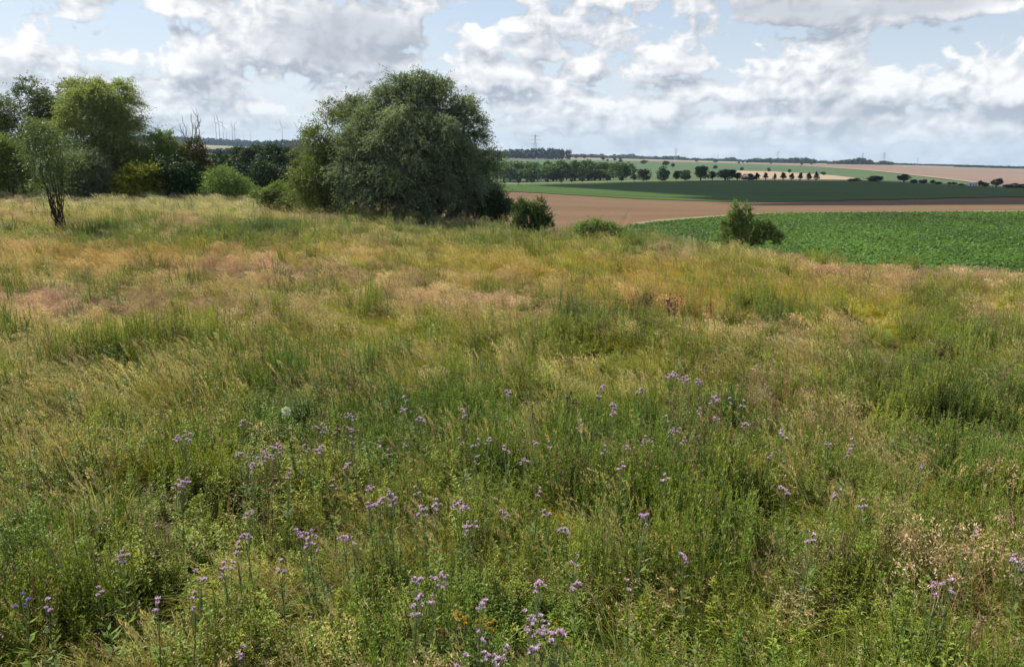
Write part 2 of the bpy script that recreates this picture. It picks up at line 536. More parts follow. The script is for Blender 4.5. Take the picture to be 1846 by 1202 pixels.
AZX = np.concatenate([[COLAZ[-1] - 2 * math.pi], COLAZ, [COLAZ[0] + 2 * math.pi]])
def _wrap(v):
    return np.concatenate([[v[-1]], v, [v[0]]])
GRID = np.zeros((len(_ga), len(_gl)))
NL = np.stack([np.interp(_ga, AZX, _wrap(nodeL[:, k])) for k in range(_K)], 1)
NZ = np.stack([np.interp(_ga, AZX, _wrap(nodeZ[:, k])) for k in range(_K)], 1)
for i in range(len(_ga)):
    # interpolate in real distance (straight slopes), sampled in log distance
    GRID[i] = np.interp(np.exp(_gl), np.exp(NL[i]), NZ[i])
def _blur(a, n, ax):
    k = np.hanning(n + 2)[1:-1]; k /= k.sum()
    p = [(0, 0), (0, 0)]; p[ax] = (n // 2, n // 2)
    b = np.pad(a, p, mode='wrap' if ax == 0 else 'edge')
    return np.apply_along_axis(lambda v: np.convolve(v, k, 'valid'), ax, b)
GRID = _blur(_blur(GRID, 7, 1), 9, 0)
def edge_at(az):
    return np.exp(np.interp(az, _ga, NL[:, 2]))
def terrain(x, y):
    x = np.asarray(x, float); y = np.asarray(y, float)
    az = np.arctan2(x, y); l = np.log(np.maximum(np.hypot(x, y), .3))
    fa = (az - _ga[0]) / (_ga[1] - _ga[0]); fl = np.clip((l - _gl[0]) / (_gl[1] - _gl[0]), 0, len(_gl) - 1.001)
    ia = np.clip(np.floor(fa).astype(int), 0, len(_ga) - 2); il = np.floor(fl).astype(int)
    ta = fa - ia; tl = fl - il
    z = (GRID[ia, il] * (1 - ta) + GRID[ia + 1, il] * ta) * (1 - tl) + (GRID[ia, il + 1] * (1 - ta) + GRID[ia + 1, il + 1] * ta) * tl
    d = np.hypot(x, y)
    und = (vnoise(x, y, 7.0) - .5) * .22 + (vnoise(x, y, 17.0) - .5) * .2
    return z + und * np.clip((edge_at(az) * 1.1 - d) / 6, 0, 1) * np.clip(d / 4, .2, 1)
def ground_hit(px, py, dmin=2.0, dmax=11000, h=0.0):
    """first ground point (h above the ground) along the pixel's direction"""
    d = pix_dir(px, py); hd = d / math.hypot(d[0], d[1])
    ds = np.exp(np.linspace(math.log(dmin), math.log(dmax), 4000))
    zz = CAM_H + hd[2] * ds - terrain(hd[0] * ds, hd[1] * ds) - h
    below = np.nonzero(zz < 0)[0]
    k = below[0] if len(below) else np.argmin(np.abs(zz))
    if k > 0 and len(below):
        a, b = zz[k - 1], zz[k]; t = a / (a - b); dd = ds[k - 1] * (1 - t) + ds[k] * t
    else:
        dd = ds[k]
    return np.array([hd[0] * dd, hd[1] * dd, float(terrain(hd[0] * dd, hd[1] * dd))]), dd
def at_dist(px, py, dist):
    """point in the pixel's direction whose distance along the ground is dist"""
    d = pix_dir(px, py)
    return np.array([0, 0, CAM_H]) + d / math.hypot(d[0], d[1]) * dist
def project(P):
    v = np.asarray(P, float) - np.array([0, 0, CAM_H])
    w = v @ _f
    w = np.where(np.abs(w) < 1e-6, 1e-6, w)
    return PW / 2 + FOC * (v @ _R) / w, PH / 2 - FOC * (v @ _U) / w, w


def polar_sheet(name, az, lo, hi, nd, off, mat, drop=None):
    """sheet draped on the terrain between distances lo(az) and hi(az)"""
    az = np.asarray(az); lo = np.broadcast_to(lo, az.shape); hi = np.broadcast_to(hi, az.shape)
    t = np.linspace(0, 1, nd)
    wob = lambda q: q * (1 + .012 * (vnoise(az * 90, np.log(q) * 9, 1.0) - .5) + .008 * (vnoise(az * 300, np.log(q) * 9, 1.0) - .5))
    if name != 'ground':
        lo, hi = wob(lo), wob(hi)
    d = np.exp(np.log(lo)[:, None] * (1 - t) + np.log(hi)[:, None] * t)
    x = np.sin(az)[:, None] * d; y = np.cos(az)[:, None] * d
    z = terrain(x, y) + off(d)
    if drop is not None:
        z = z - drop(az[:, None], d)
    mb = MB()
    o = mb.verts(np.stack([x, y, z], -1))
    i = np.arange(len(az) - 1)[:, None]; j = np.arange(nd - 1)[None, :]
    q = np.stack([i * nd + j, i * nd + j + 1, (i + 1) * nd + j + 1, (i + 1) * nd + j], -1).reshape(-1, 4) + o
    mb.quads(q[:, ::-1])
    return tag(mb.build(name, mat, smooth=True), kind='structure')


def dist_curve(pts, az, h=0.0, dmin=2.0):
    """distances along azimuths az of a line drawn through photo pixels lying on the ground"""
    a, dd = [], []
    for (px, py) in pts:
        P, d = ground_hit(px, py, dmin, h=h)
        a.append(math.atan2(P[0], P[1])); dd.append(d)
    return np.exp(np.interp(az, a, np.log(dd)))


def node_curve(k, az):
    return np.exp(np.interp(az, _ga, NL[:, k]))


# base ground: one sheet to the horizon; lies below the field sheets beyond the meadow
azf = np.concatenate([np.linspace(-math.pi, -.85, 60)[:-1], np.linspace(-.85, .85, 260), np.linspace(.85, math.pi, 60)[1:]])
drop = lambda az, d: np.clip((d / edge_at(az) - 1.25) / .2, 0, 1) * (.25 + d * .0025)
polar_sheet('ground', azf, .35, 12400.0, 230, lambda d: 0 * d, MAT['soil'], drop)
AZ = np.linspace(-1.0, 1.0, 330)
offs = lambda k: (lambda d: .02 + k * .004 + d * .00008)
# beet field: wedge on the right behind the meadow's edge
az_b = np.linspace(pix_azel(1128, 400)[0], 1.0, 160)
BEET_FAR = [(1128, 411), (1200, 402), (1300, 394), (1400, 388), (1600, 386), (1846, 385), (2600, 385)]
beet_hi = dist_curve(BEET_FAR, az_b, dmin=45)
beet_lo = np.minimum(edge_at(az_b) * 1.16 + 1.2, beet_hi * .93)
polar_sheet('beet_field', az_b, beet_lo, beet_hi, 30, offs(8), MAT['beet_soil'])
st_lo = np.maximum(edge_at(AZ) * 1.30, 0)
mask = AZ >= az_b[0]
st_lo[mask] = np.maximum(np.interp(AZ[mask], az_b, beet_hi), 1)
polar_sheet('stubble_field', AZ, st_lo, node_curve(5, AZ), 60, offs(2), MAT['stubble'])
az_m = np.linspace(az_b[0] + .01, 1.0, 150)
m_lo = np.interp(az_m, az_b, beet_hi) * 1.004
polar_sheet('grass_margin', az_m, m_lo, m_lo * 1.045, 4, lambda d: .12 + d * .0003, MAT['verge'])
polar_sheet('green_field', AZ, node_curve(5, AZ), node_curve(6, AZ), 60, lambda d: .1 + d * .0004, MAT['green'])
polar_sheet('roadside_verge', AZ, node_curve(6, AZ), node_curve(6, AZ) * 1.07, 6, lambda d: .1 + d * .0004, MAT['verge'])
S_PTS = [(-600, 270), (0, 271), (300, 272), (430, 274), (600, 279), (923, 287), (1150, 291), (1330, 295.5), (1450, 300), (1560, 308), (1660, 319), (1745, 329), (1846, 339), (2600, 348)]
S_D = dist_curve(S_PTS, AZ, dmin=560)
b5 = node_curve(6, AZ) * 1.07
S_D = np.clip(S_D, b5 * 1.02, 2150)
polar_sheet('far_green_field', AZ, b5, S_D, 60, lambda d: .1 + d * .0004, MAT['far_green'])
polar_sheet('far_stubble_field', AZ, S_D, node_curve(8, AZ), 60, lambda d: .1 + d * .0004, MAT['far_stubble'])
polar_sheet('far_plain', AZ, node_curve(8, AZ), 12300.0, 60, lambda d: .1 + d * .0004, MAT['far_plain'])
# bright stubble strip behind the row of young trees, and the light headland along the far field
az_s = np.linspace(pix_azel(1322, 320)[0], pix_azel(1566, 326)[0], 60)
lo_s = np.exp(np.interp(az_s, _ga, NL[:, 6])) * 1.09
hi_s = np.maximum(dist_curve([(1322, 309), (1400, 311), (1480, 316), (1530, 321), (1566, 325.5)], az_s, dmin=590), lo_s * 1.001)
polar_sheet('pale_stubble_strip', az_s, lo_s, hi_s, 14, lambda d: .35 + d * .0006, MAT['pale_stubble'])
az_h = np.linspace(pix_azel(1400, 300)[0], pix_azel(1760, 330)[0], 80)
S_h = np.interp(az_h, AZ, S_D)
polar_sheet('field_margin', az_h, S_h, S_h * 1.05, 4, lambda d: .35 + d * .0006, MAT['pale_stubble'])

# ------------------------------------------------------------------ the cloud whose shadow lies over the middle fields (above the frame)
def lumpy(mb, c, r, sub=3, amp=.18, seed=0, rnd=.5, flat=None):
    import bmesh
    bm = bmesh.new(); bmesh.ops.create_icosphere(bm, subdivisions=sub, radius=1.0)
    v = np.array([p.co[:] for p in bm.verts]); f = np.array([[q.index for q in fc.verts] for fc in bm.faces]); bm.free()
    rs = np.random.default_rng(seed)
    ph = rs.random((6, 3)) * 6.28; fr = rs.normal(size=(6, 3)) * 2.6
    n = sum(np.sin(v @ fr[k] + ph[k, 0]) for k in range(6)) / 3.0
    v = v * (1 + amp * n)[:, None] * np.asarray(r)[None, :]
    if flat is not None:
        v[:, 2] = np.maximum(v[:, 2], flat)
    o = mb.verts(v + np.asarray(c)[None, :])
    mb.tris(f + o, rnd)

m_, g_, o_ = new_mat('cloud_white')
_p = g_.n('ShaderNodeBsdfDiffuse'); _p.inputs['Color'].default_value = (.9, .9, .9, 1)
g_.t.links.new(_p.outputs[0], o_.inputs['Surface'])
MAT['cloud'] = m_
CLOUD_Z = 760.0
shift = sun_vec[:2] / sun_vec[2] * (CLOUD_Z + 12)
def make_cloud(cells, seed):
    mb = MB(); rs = np.random.default_rng(seed)
    for (gx, gy, rx, ry) in cells:
        lumpy(mb, (gx + shift[0], gy + shift[1], CLOUD_Z), (rx, ry, min(rx, ry) * .55), 3, .16, int(rs.integers(1e6)), flat=-min(rx, ry) * .16)
    return mb
cells = [(95, 330, 75, 120), (240, 330, 150, 160), (350, 370, 180, 150), (220, 440, 140, 95), (340, 440, 190, 95), (110, 400, 60, 80),
         (450, 420, 170, 115), (-130, 330, 90, 130), (270, 245, 120, 75), (140, 240, 80, 60), (130, 205, 70, 36),
         (230, 190, 130, 60), (175, 158, 110, 40), (-200, 230, 110, 110), (-110, 165, 80, 55)]
cl = make_cloud(cells, 3).build('cloud', MAT['cloud'], smooth=True)
tag(cl, kind='structure')

# ------------------------------------------------------------------ vegetation builders
def rand_dirs(n, up=0.0):
    v = rng.normal(size=(n, 3)); v[:, 2] += up
    return unit(v)


def crown_leaves(mb, lobes, leaf_l, leaf_w, dens, twig=.55, per=9, droop=.35, upb=.5, clump=.3, gap=.5, inner=.15):
    """lobes: (centre xyz, radii xyz). Leaves hang on twigs, twigs gather in clumps, so that gaps stay between."""
    for (c, r, tint) in lobes:
        c = np.asarray(c); r = np.asarray(r)
        area = 4 * math.pi * ((r[0] * r[1]) ** 1.6 / 3 + (r[0] * r[2]) ** 1.6 / 3 + (r[1] * r[2]) ** 1.6 / 3) ** (1 / 1.6)
        ntw = max(6, int(area * dens / (leaf_l * leaf_w * .5 * per)))
        # tufts: small domes over the lobe, leaves mostly on their outer and upper side, so that light and shade alternate
        rc = clump * float(np.mean(r)) * 1.35
        ncl = int(np.clip(area / (math.pi * rc * rc) * 1.15, 6, 60))
        cd = rand_dirs(ncl, .2)
        cr = np.where(rng.random(ncl) < inner, rng.uniform(.25, .6, ncl), rng.uniform(.66, 1.08, ncl))
        cc = cd * cr[:, None]
        csz = rng.uniform(.5, 1.4, ncl)
        k = rng.choice(ncl, ntw, p=csz ** 2 / np.sum(csz ** 2))
        out = unit(cc[k] / r)
        td = unit(rng.normal(size=(ntw, 3)) + out * .9 + np.array([0, 0, .55]))
        b = c + cc[k] * r * .74 + td * (rc * csz[k] * rng.uniform(.55, 1.0, ntw))[:, None] * np.array([1.0, 1.0, .85])
        g = unit(td * .55 + out * .35 + np.array([0, 0, upb * .7]) + rng.normal(size=(ntw, 3)) * .4)
        tl = twig * rng.uniform(.6, 1.35, ntw) * np.where(rng.random(ntw) < .12, rng.uniform(1.4, 2.3, ntw), 1.0)
        shade = np.clip(rng.normal(.5, .26, ncl), 0, 1)[k]
        s = np.linspace(.05, 1, per)[None, :, None]
        P = b[:, None, :] + g[:, None, :] * tl[:, None, None] * s
        P[..., 2] -= (droop * tl[:, None] * (s[..., 0] ** 2))
        tang = np.broadcast_to(g[:, None, :], P.shape).copy(); tang[..., 2] -= 2 * droop * s[..., 0]
        A = unit(tang * .7 + rng.normal(size=P.shape) * .62)
        S = unit(np.cross(A, rng.normal(size=P.shape)))
        n = P.shape[0] * per
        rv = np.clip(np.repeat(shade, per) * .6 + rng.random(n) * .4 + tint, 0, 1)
        mb.leaves(P.reshape(-1, 3), A.reshape(-1, 3), S.reshape(-1, 3), leaf_l * rng.uniform(.7, 1.25, n), leaf_w * rng.uniform(.7, 1.25, n), rv, fold=.12)


def limb(mb, p0, p1, r0, r1, wob=.08, n=7, sag=0.0, sides=6):
    p0 = np.asarray(p0, float); p1 = np.asarray(p1, float)
    t = np.linspace(0, 1, n)[:, None]
    L = np.linalg.norm(p1 - p0)
    p = p0 + (p1 - p0) * t
    p[:, 2] += L * sag * np.sin(math.pi * t[:, 0])
    p[1:-1] += rng.normal(size=(n - 2, 3)) * wob * L * .35
    mb.tube(p, r0 + (r1 - r0) * t[:, 0] ** .8, sides)
    return p


def px_lobes(lst, dist, depth=.8, dz=None):
    """photo ellipses (x, y, rx, ry[, depth offset in metres[, tint]]) at a known distance -> 3-D lobes"""
    out = []
    for e in lst:
        x, y, rx, ry = e[:4]; off = e[4] if len(e) > 4 else 0.0; tint = e[5] if len(e) > 5 else 0.0
        p = at_dist(x, y, dist + off)
        s = np.linalg.norm(p - np.array([0, 0, CAM_H])) / FOC
        # keep the size that the ellipse has at the tree's own distance
        out.append((p, (rx * s, min(rx, ry * 1.3) * s * depth + .15, ry * s), tint))
    return out


def tree(name, label, cat, base_px, dist, lobes, leaf, mat, bark='bark', group=None, leaf_size=(.13, .04), dens=2.2, trunk_r=.16,
         twig=.55, droop=.35, upb=.5, stems=1, spread=.2, per=9, clump=.3, inner=.15, lean=None, sub=3, base=None, fan=False):
    if base is None:
        if dist is None:
            P, dist = ground_hit(*base_px)
        else:
            q = at_dist(base_px[0], 340, dist); P = np.array([q[0], q[1], float(terrain(q[0], q[1]))])
    else:
        P = base
    L3 = px_lobes(lobes, dist)
    root = empty(name, P)
    tag(root, label, cat, group)
    tb = MB()
    zlow = min(c[2] for c, r, t in L3)
    nodes_ = []
    for s in range(0 if fan else stems):
        off = np.array([rng.normal() * spread, rng.normal() * spread, 0]) if stems > 1 else np.zeros(3)
        top = np.mean([c for c, r, t in L3], axis=0)
        hgt = max(.35, (zlow - P[2]) * .75)
        fork = P + off + np.array([(top[0] - P[0]) * .25, (top[1] - P[1]) * .25, hgt]) + (off * 1.6 if stems > 1 else 0)
        p0 = P + off * .5; p0[2] -= .15
        limb(tb, p0, fork, trunk_r / math.sqrt(stems) * 1.25, trunk_r / math.sqrt(stems) * .9, .05, 6, sides=8)
        nodes_.append(fork)
    if fan:
        for (c, r, t) in L3:
            for _ in range(3):
                q = P + np.array([rng.normal() * .05, rng.normal() * .05, -.1])
                e = np.asarray(c) + rng.normal(size=3) * np.asarray(r) * .45
                limb(tb, q, e, .032, .008, .05, 9, .03, 5)
    for i, (c, r, t) in enumerate([] if fan else L3):
        fk = min(nodes_, key=lambda q: np.linalg.norm(q - c))
        e = np.asarray(c) + np.array([0, 0, r[2] * .35])
        pts = limb(tb, fk, e, trunk_r * .5 / math.sqrt(stems) + .012, .014, .10, 8, .05)
        for _ in range(sub):
            q = pts[rng.integers(3, 8)]
            tip = np.asarray(c) + rand_dirs(1, .4)[0] * np.asarray(r) * .92
            limb(tb, q, tip, .022, .006, .1, 5, .05, 4)
    tb.V = [v - P for v in tb.V]
    tb.build('trunk', MAT[bark], root)
    cb = MB()
    crown_leaves(cb, [(c - P, r, t) for c, r, t in L3], leaf_size[0], leaf_size[1], dens, twig, per, droop, upb, clump, inner=inner)
    cb.build('crown', MAT[mat], root)
    return root
# ------------------------------------------------------------------ trees and shrubs at the meadow's edge
tree('willow_tree', 'big bushy dark green willow with rounded crown reaching down to the meadow grass', 'tree', (770, 391), 40.0,
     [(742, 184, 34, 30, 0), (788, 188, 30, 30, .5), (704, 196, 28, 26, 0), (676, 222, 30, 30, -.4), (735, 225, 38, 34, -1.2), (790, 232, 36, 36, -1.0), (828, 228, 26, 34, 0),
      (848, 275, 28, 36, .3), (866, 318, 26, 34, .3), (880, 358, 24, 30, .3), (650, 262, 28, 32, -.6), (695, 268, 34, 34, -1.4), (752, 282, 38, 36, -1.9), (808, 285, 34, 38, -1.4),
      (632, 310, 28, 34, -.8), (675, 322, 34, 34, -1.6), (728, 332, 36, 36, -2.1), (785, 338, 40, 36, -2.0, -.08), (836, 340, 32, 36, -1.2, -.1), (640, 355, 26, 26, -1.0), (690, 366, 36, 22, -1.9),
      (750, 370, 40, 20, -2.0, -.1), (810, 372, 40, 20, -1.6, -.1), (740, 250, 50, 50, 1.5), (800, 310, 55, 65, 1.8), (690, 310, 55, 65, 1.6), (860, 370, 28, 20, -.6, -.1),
      (720, 156, 16, 16, 0), (760, 152, 18, 16, .3), (800, 164, 14, 14, .3), (690, 172, 12, 12, 0), (838, 196, 13, 18, .4), (884, 292, 10, 22, .4), (862, 240, 12, 20, .4)],
     'willow', 'willow', 'bark', leaf_size=(.15, .038), dens=1.75, trunk_r=.34, twig=.62, droop=.5, stems=3, spread=.5, per=11, clump=.36)
tree('columnar_tree', 'slender upright willow with bare dark stem beside the big willow', 'tree', (590, 375), 40.5,
     [(583, 225, 11, 34, 0), (578, 262, 18, 28), (596, 290, 20, 36), (566, 275, 22, 34), (560, 320, 26, 34), (590, 335, 26, 32), (545, 350, 26, 20), (588, 360, 24, 20), (562, 362, 24, 16), (612, 362, 18, 18)],
     'willow', 'shrub', 'bark_dark', leaf_size=(.14, .042), dens=1.2, trunk_r=.14, sub=2, inner=.1, clump=.4)
tree('young_willow', 'lighter green willow behind the left shoulder of the big willow', 'tree', (640, 375), 43.5,
     [(632, 205, 20, 24), (648, 225, 24, 32), (640, 285, 34, 44), (655, 195, 14, 16)],
     'willow', 'willow', 'bark', leaf_size=(.15, .045), dens=1.8, trunk_r=.14)
tree('dark_bush', 'low dark bush at the foot of the big willow beside the bare stubble', 'bush', (893, 393), 38.0,
     [(893, 372, 20, 22), (905, 382, 13, 13), (880, 380, 16, 16)], 'dark', 'dark', 'bark_dark', leaf_size=(.1, .045), dens=2.6, trunk_r=.05, stems=3, spread=.15, twig=.35)
tree('low_shrub', 'low spreading green shrub at the foot of the slender upright willow', 'shrub', (515, 368), 45.0,
     [(505, 352, 22, 14), (535, 362, 26, 16), (570, 370, 26, 13), (610, 376, 26, 13), (490, 358, 18, 10), (545, 374, 34, 10), (470, 352, 18, 7)], 'shrub', 'shrub', 'bark_dark', leaf_size=(.11, .05), dens=2.2, trunk_r=.05, stems=3, spread=.3, twig=.35)
# left group
tree('poplar_tree', 'tall thin dark poplar with open crown behind the yellowish willow', 'tree', (62, 340), 66,
     [(16, 210, 20, 22), (32, 232, 22, 24), (57, 172, 13, 20), (66, 196, 19, 26), (86, 196, 14, 24), (76, 232, 22, 24), (108, 190, 10, 26), (112, 222, 16, 24), (40, 268, 20, 20), (-25, 225, 26, 30), (125, 165, 10, 12)],
     'poplar', 'poplar', 'bark_dark', leaf_size=(.16, .07), dens=1.2, trunk_r=.2, stems=3, spread=.5, clump=.42, twig=.6)
tree('yellowish_willow', 'large round willow with yellowish olive crown and forked trunk', 'tree', (188, 342), 61,
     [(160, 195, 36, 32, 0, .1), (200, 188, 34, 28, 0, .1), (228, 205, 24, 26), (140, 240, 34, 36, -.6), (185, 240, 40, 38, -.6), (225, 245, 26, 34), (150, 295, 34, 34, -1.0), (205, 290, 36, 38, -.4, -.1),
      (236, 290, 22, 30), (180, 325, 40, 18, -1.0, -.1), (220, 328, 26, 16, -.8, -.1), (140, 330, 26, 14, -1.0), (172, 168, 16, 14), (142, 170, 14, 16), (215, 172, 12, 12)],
     'willow', 'willow_warm', 'bark_dark', leaf_size=(.17, .042), dens=1.35, trunk_r=.3, stems=2, spread=.35, twig=.7, droop=.5, per=10, clump=.38)
tree('leaning_shrub_tree', 'multi-stemmed dark shrub tree with bare stems fanning up from the grass', 'tree', (101, 393), 38.0,
     [(70, 250, 14, 22), (86, 270, 17, 24), (102, 264, 12, 20), (76, 300, 17, 22), (97, 304, 15, 22), (60, 284, 11, 18), (88, 330, 15, 16)],
     'willow', 'poplar', 'bark_dark', leaf_size=(.13, .042), dens=.8, trunk_r=.13, stems=5, spread=.22, sub=2, fan=True, clump=.42, twig=.6)
tree('edge_shrub', 'light green tall shrub left of the multi-stemmed dark shrub tree', 'shrub', (18, 340), 59,
     [(8, 285, 24, 26), (28, 300, 20, 26), (-20, 290, 30, 34), (15, 325, 30, 20), (-15, 330, 26, 16), (45, 332, 20, 12)], 'shrub', 'shrub', 'bark_dark', leaf_size=(.13, .05), dens=1.5, trunk_r=.08, stems=3, spread=.3)
tree('grey_shrub', 'pale grey green shrub under the yellowish willow', 'shrub', (148, 342), 57,
     [(150, 305, 24, 24), (125, 318, 20, 22), (170, 320, 24, 22), (150, 334, 34, 12), (205, 334, 26, 12)], 'willow', 'willow', 'bark_dark', leaf_size=(.13, .045), dens=2.0, trunk_r=.07, stems=3, spread=.25)
tree('yellow_shrub', 'bright yellow green low bush in front of the dark shrubs', 'shrub', (250, 346), 56,
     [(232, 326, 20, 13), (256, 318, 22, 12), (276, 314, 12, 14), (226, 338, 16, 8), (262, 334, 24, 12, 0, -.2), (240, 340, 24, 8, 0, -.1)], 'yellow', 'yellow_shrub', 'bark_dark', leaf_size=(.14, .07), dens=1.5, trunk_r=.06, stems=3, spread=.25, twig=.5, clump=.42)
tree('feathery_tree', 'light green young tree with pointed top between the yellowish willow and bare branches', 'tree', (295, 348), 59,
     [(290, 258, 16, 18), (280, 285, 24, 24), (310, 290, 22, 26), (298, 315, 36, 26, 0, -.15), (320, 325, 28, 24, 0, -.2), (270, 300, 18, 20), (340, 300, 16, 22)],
     'shrub', 'shrub', 'bark_dark', leaf_size=(.13, .05), dens=1.8, trunk_r=.1)
tree('dark_shrub', 'low dark green bush between the yellow green bush and the bare branches', 'shrub', (315, 350), 56.5,
     [(300, 322, 30, 24), (335, 328, 28, 22), (315, 340, 40, 12), (360, 338, 24, 12)], 'dark', 'dark', 'bark_dark', leaf_size=(.12, .06), dens=2.2, trunk_r=.06, stems=3, spread=.2)
tree('grassy_shrub', 'light green bush right of the tree with dead bare branches', 'shrub', (405, 350), 54,
     [(388, 324, 9, 15), (402, 316, 7, 13), (416, 330, 13, 13), (384, 338, 14, 9), (436, 341, 15, 7), (408, 344, 28, 8), (426, 326, 6, 10)], 'shrub', 'shrub', 'bark_dark', leaf_size=(.12, .045), dens=1.3, trunk_r=.05, stems=3, spread=.25, twig=.6, clump=.42)
# half-dead tree: brownish ivy crown with bare branches above
t = tree('half_dead_tree', 'half dead tree with bare grey branches above a brownish ivy covered trunk', 'tree', (352, 348), 57.5,
         [(350, 272, 14, 20), (358, 300, 18, 24), (345, 320, 18, 20), (366, 325, 16, 18)], 'ivy', 'ivy', 'bark_dark', leaf_size=(.12, .06), dens=1.7, trunk_r=.12, twig=.3, droop=.1)
tp = np.array(t.location)
for (bx, by, tx, ty) in [(352, 285, 357, 204), (350, 280, 344, 206), (346, 285, 328, 208), (352, 270, 362, 214), (345, 282, 322, 224), (355, 262, 351, 222)]:
    mb = MB()
    a = at_dist(bx, by, 57.5) - tp; b = at_dist(tx, ty, 57.5 + rng.normal() * .5) - tp
    p = limb(mb, a, b, .05, .012, .06, 8, 0, 5)
    for _ in range(5):
        q = p[rng.integers(3, 7)]
        limb(mb, q, q + np.array([rng.normal() * .35, rng.normal() * .3, rng.uniform(.3, .9)]), .016, .006, .1, 5, 0, 4)
    mb.build('bare_branch', MAT['bark_grey'], t)
# dark wood behind, each tree its own
WOODLAB = 'dark green dense tree in the shaded copse behind the dead scrub'
for i, (x, top, w, d) in enumerate([(400, 285, 30, 118), (432, 272, 30, 125), (462, 268, 32, 120), (492, 270, 32, 115), (520, 276, 28, 118), (545, 285, 24, 122), (370, 295, 26, 120), (478, 300, 30, 105), (515, 305, 26, 104), (430, 305, 30, 106)]):
    s = w
    tree('copse_tree', WOODLAB, 'tree', (x, 340), d,
         [(x, top + s * .55, s * .7, s * .6), (x - s * .45, top + s * 1.1, s * .6, s * .6), (x + s * .45, top + s * 1.1, s * .6, s * .6), (x, top + s * 1.6, s * .9, s * .7)],
         'dark', 'dark', 'bark_dark', group='trees of the shaded copse', leaf_size=(.24, .12), dens=1.7, trunk_r=.2, twig=.8, per=8, sub=1)
# dead scrub in front of the copse
t = empty('dead_scrub', ground_hit(470, 352)[0]); tag(t, 'tangle of bare pale dead twigs in front of the dark copse', 'dead shrub')
for k in range(9):
    mb = MB()
    a = np.array([rng.normal() * .5, rng.normal() * .2, -.1])
    b = np.array([a[0] * 2 + rng.normal() * .5, rng.normal() * .4, rng.uniform(1.2, 2.3)])
    p = limb(mb, a, b, .03, .008, .12, 7, 0, 4)
    for _ in range(5):
        q = p[rng.integers(2, 6)]
        limb(mb, q, q + np.array([rng.normal() * .5, rng.normal() * .3, rng.uniform(.2, .7)]), .012, .004, .1, 4, 0, 3)
    mb.build('bare_branch', MAT['bark_grey'], t)
# shrubs on the right
tree('upright_shrub', 'small bright green bush with upright shoots before the bare stubble field', 'shrub', (958, 412), 33.2,
     [(943, 372, 4, 12), (974, 372, 4, 12), (958, 382, 8, 12), (936, 388, 10, 14), (980, 388, 10, 14), (948, 394, 14, 14), (970, 396, 14, 14), (957, 406, 28, 9), (934, 406, 12, 8), (984, 406, 12, 8)],
     'mid', 'mid', 'bark_dark', leaf_size=(.075, .036), dens=1.9, trunk_r=.05, stems=4, spread=.15, twig=.18, droop=.02, upb=1.5, clump=.4, fan=True)
tree('sprawling_bush', 'low rounded green bush spreading into the grass at the crest of the meadow', 'shrub', (1078, 425), 31.5,
     [(1068, 410, 18, 9), (1092, 416, 22, 10), (1050, 416, 12, 8), (1085, 428, 32, 10), (1118, 424, 18, 8)], 'shrub', 'shrub', 'bark_dark', leaf_size=(.07, .034), dens=1.8, trunk_r=.04, stems=4, spread=.3, twig=.24)
tree('spiky_shrub', 'dark green shrub with two tall upright shoots at the edge of the beet field', 'shrub', (1342, 443), 30.5,
     [(1326, 378, 3, 10), (1322, 392, 6, 11), (1332, 398, 8, 12), (1312, 408, 7, 11), (1334, 416, 12, 14), (1346, 381, 2, 9), (1349, 397, 3.5, 9), (1356, 412, 10, 12),
      (1368, 420, 14, 13), (1384, 416, 10, 13), (1316, 426, 13, 12), (1345, 430, 26, 12), (1378, 432, 18, 10, 0, -.2), (1398, 432, 9, 9, 0, -.2), (1303, 432, 8, 9)],
     'mid', 'shrub', 'bark_dark', leaf_size=(.07, .032), dens=2.0, trunk_r=.05, stems=4, spread=.15, twig=.15, droop=.02, upb=1.6, clump=.4)

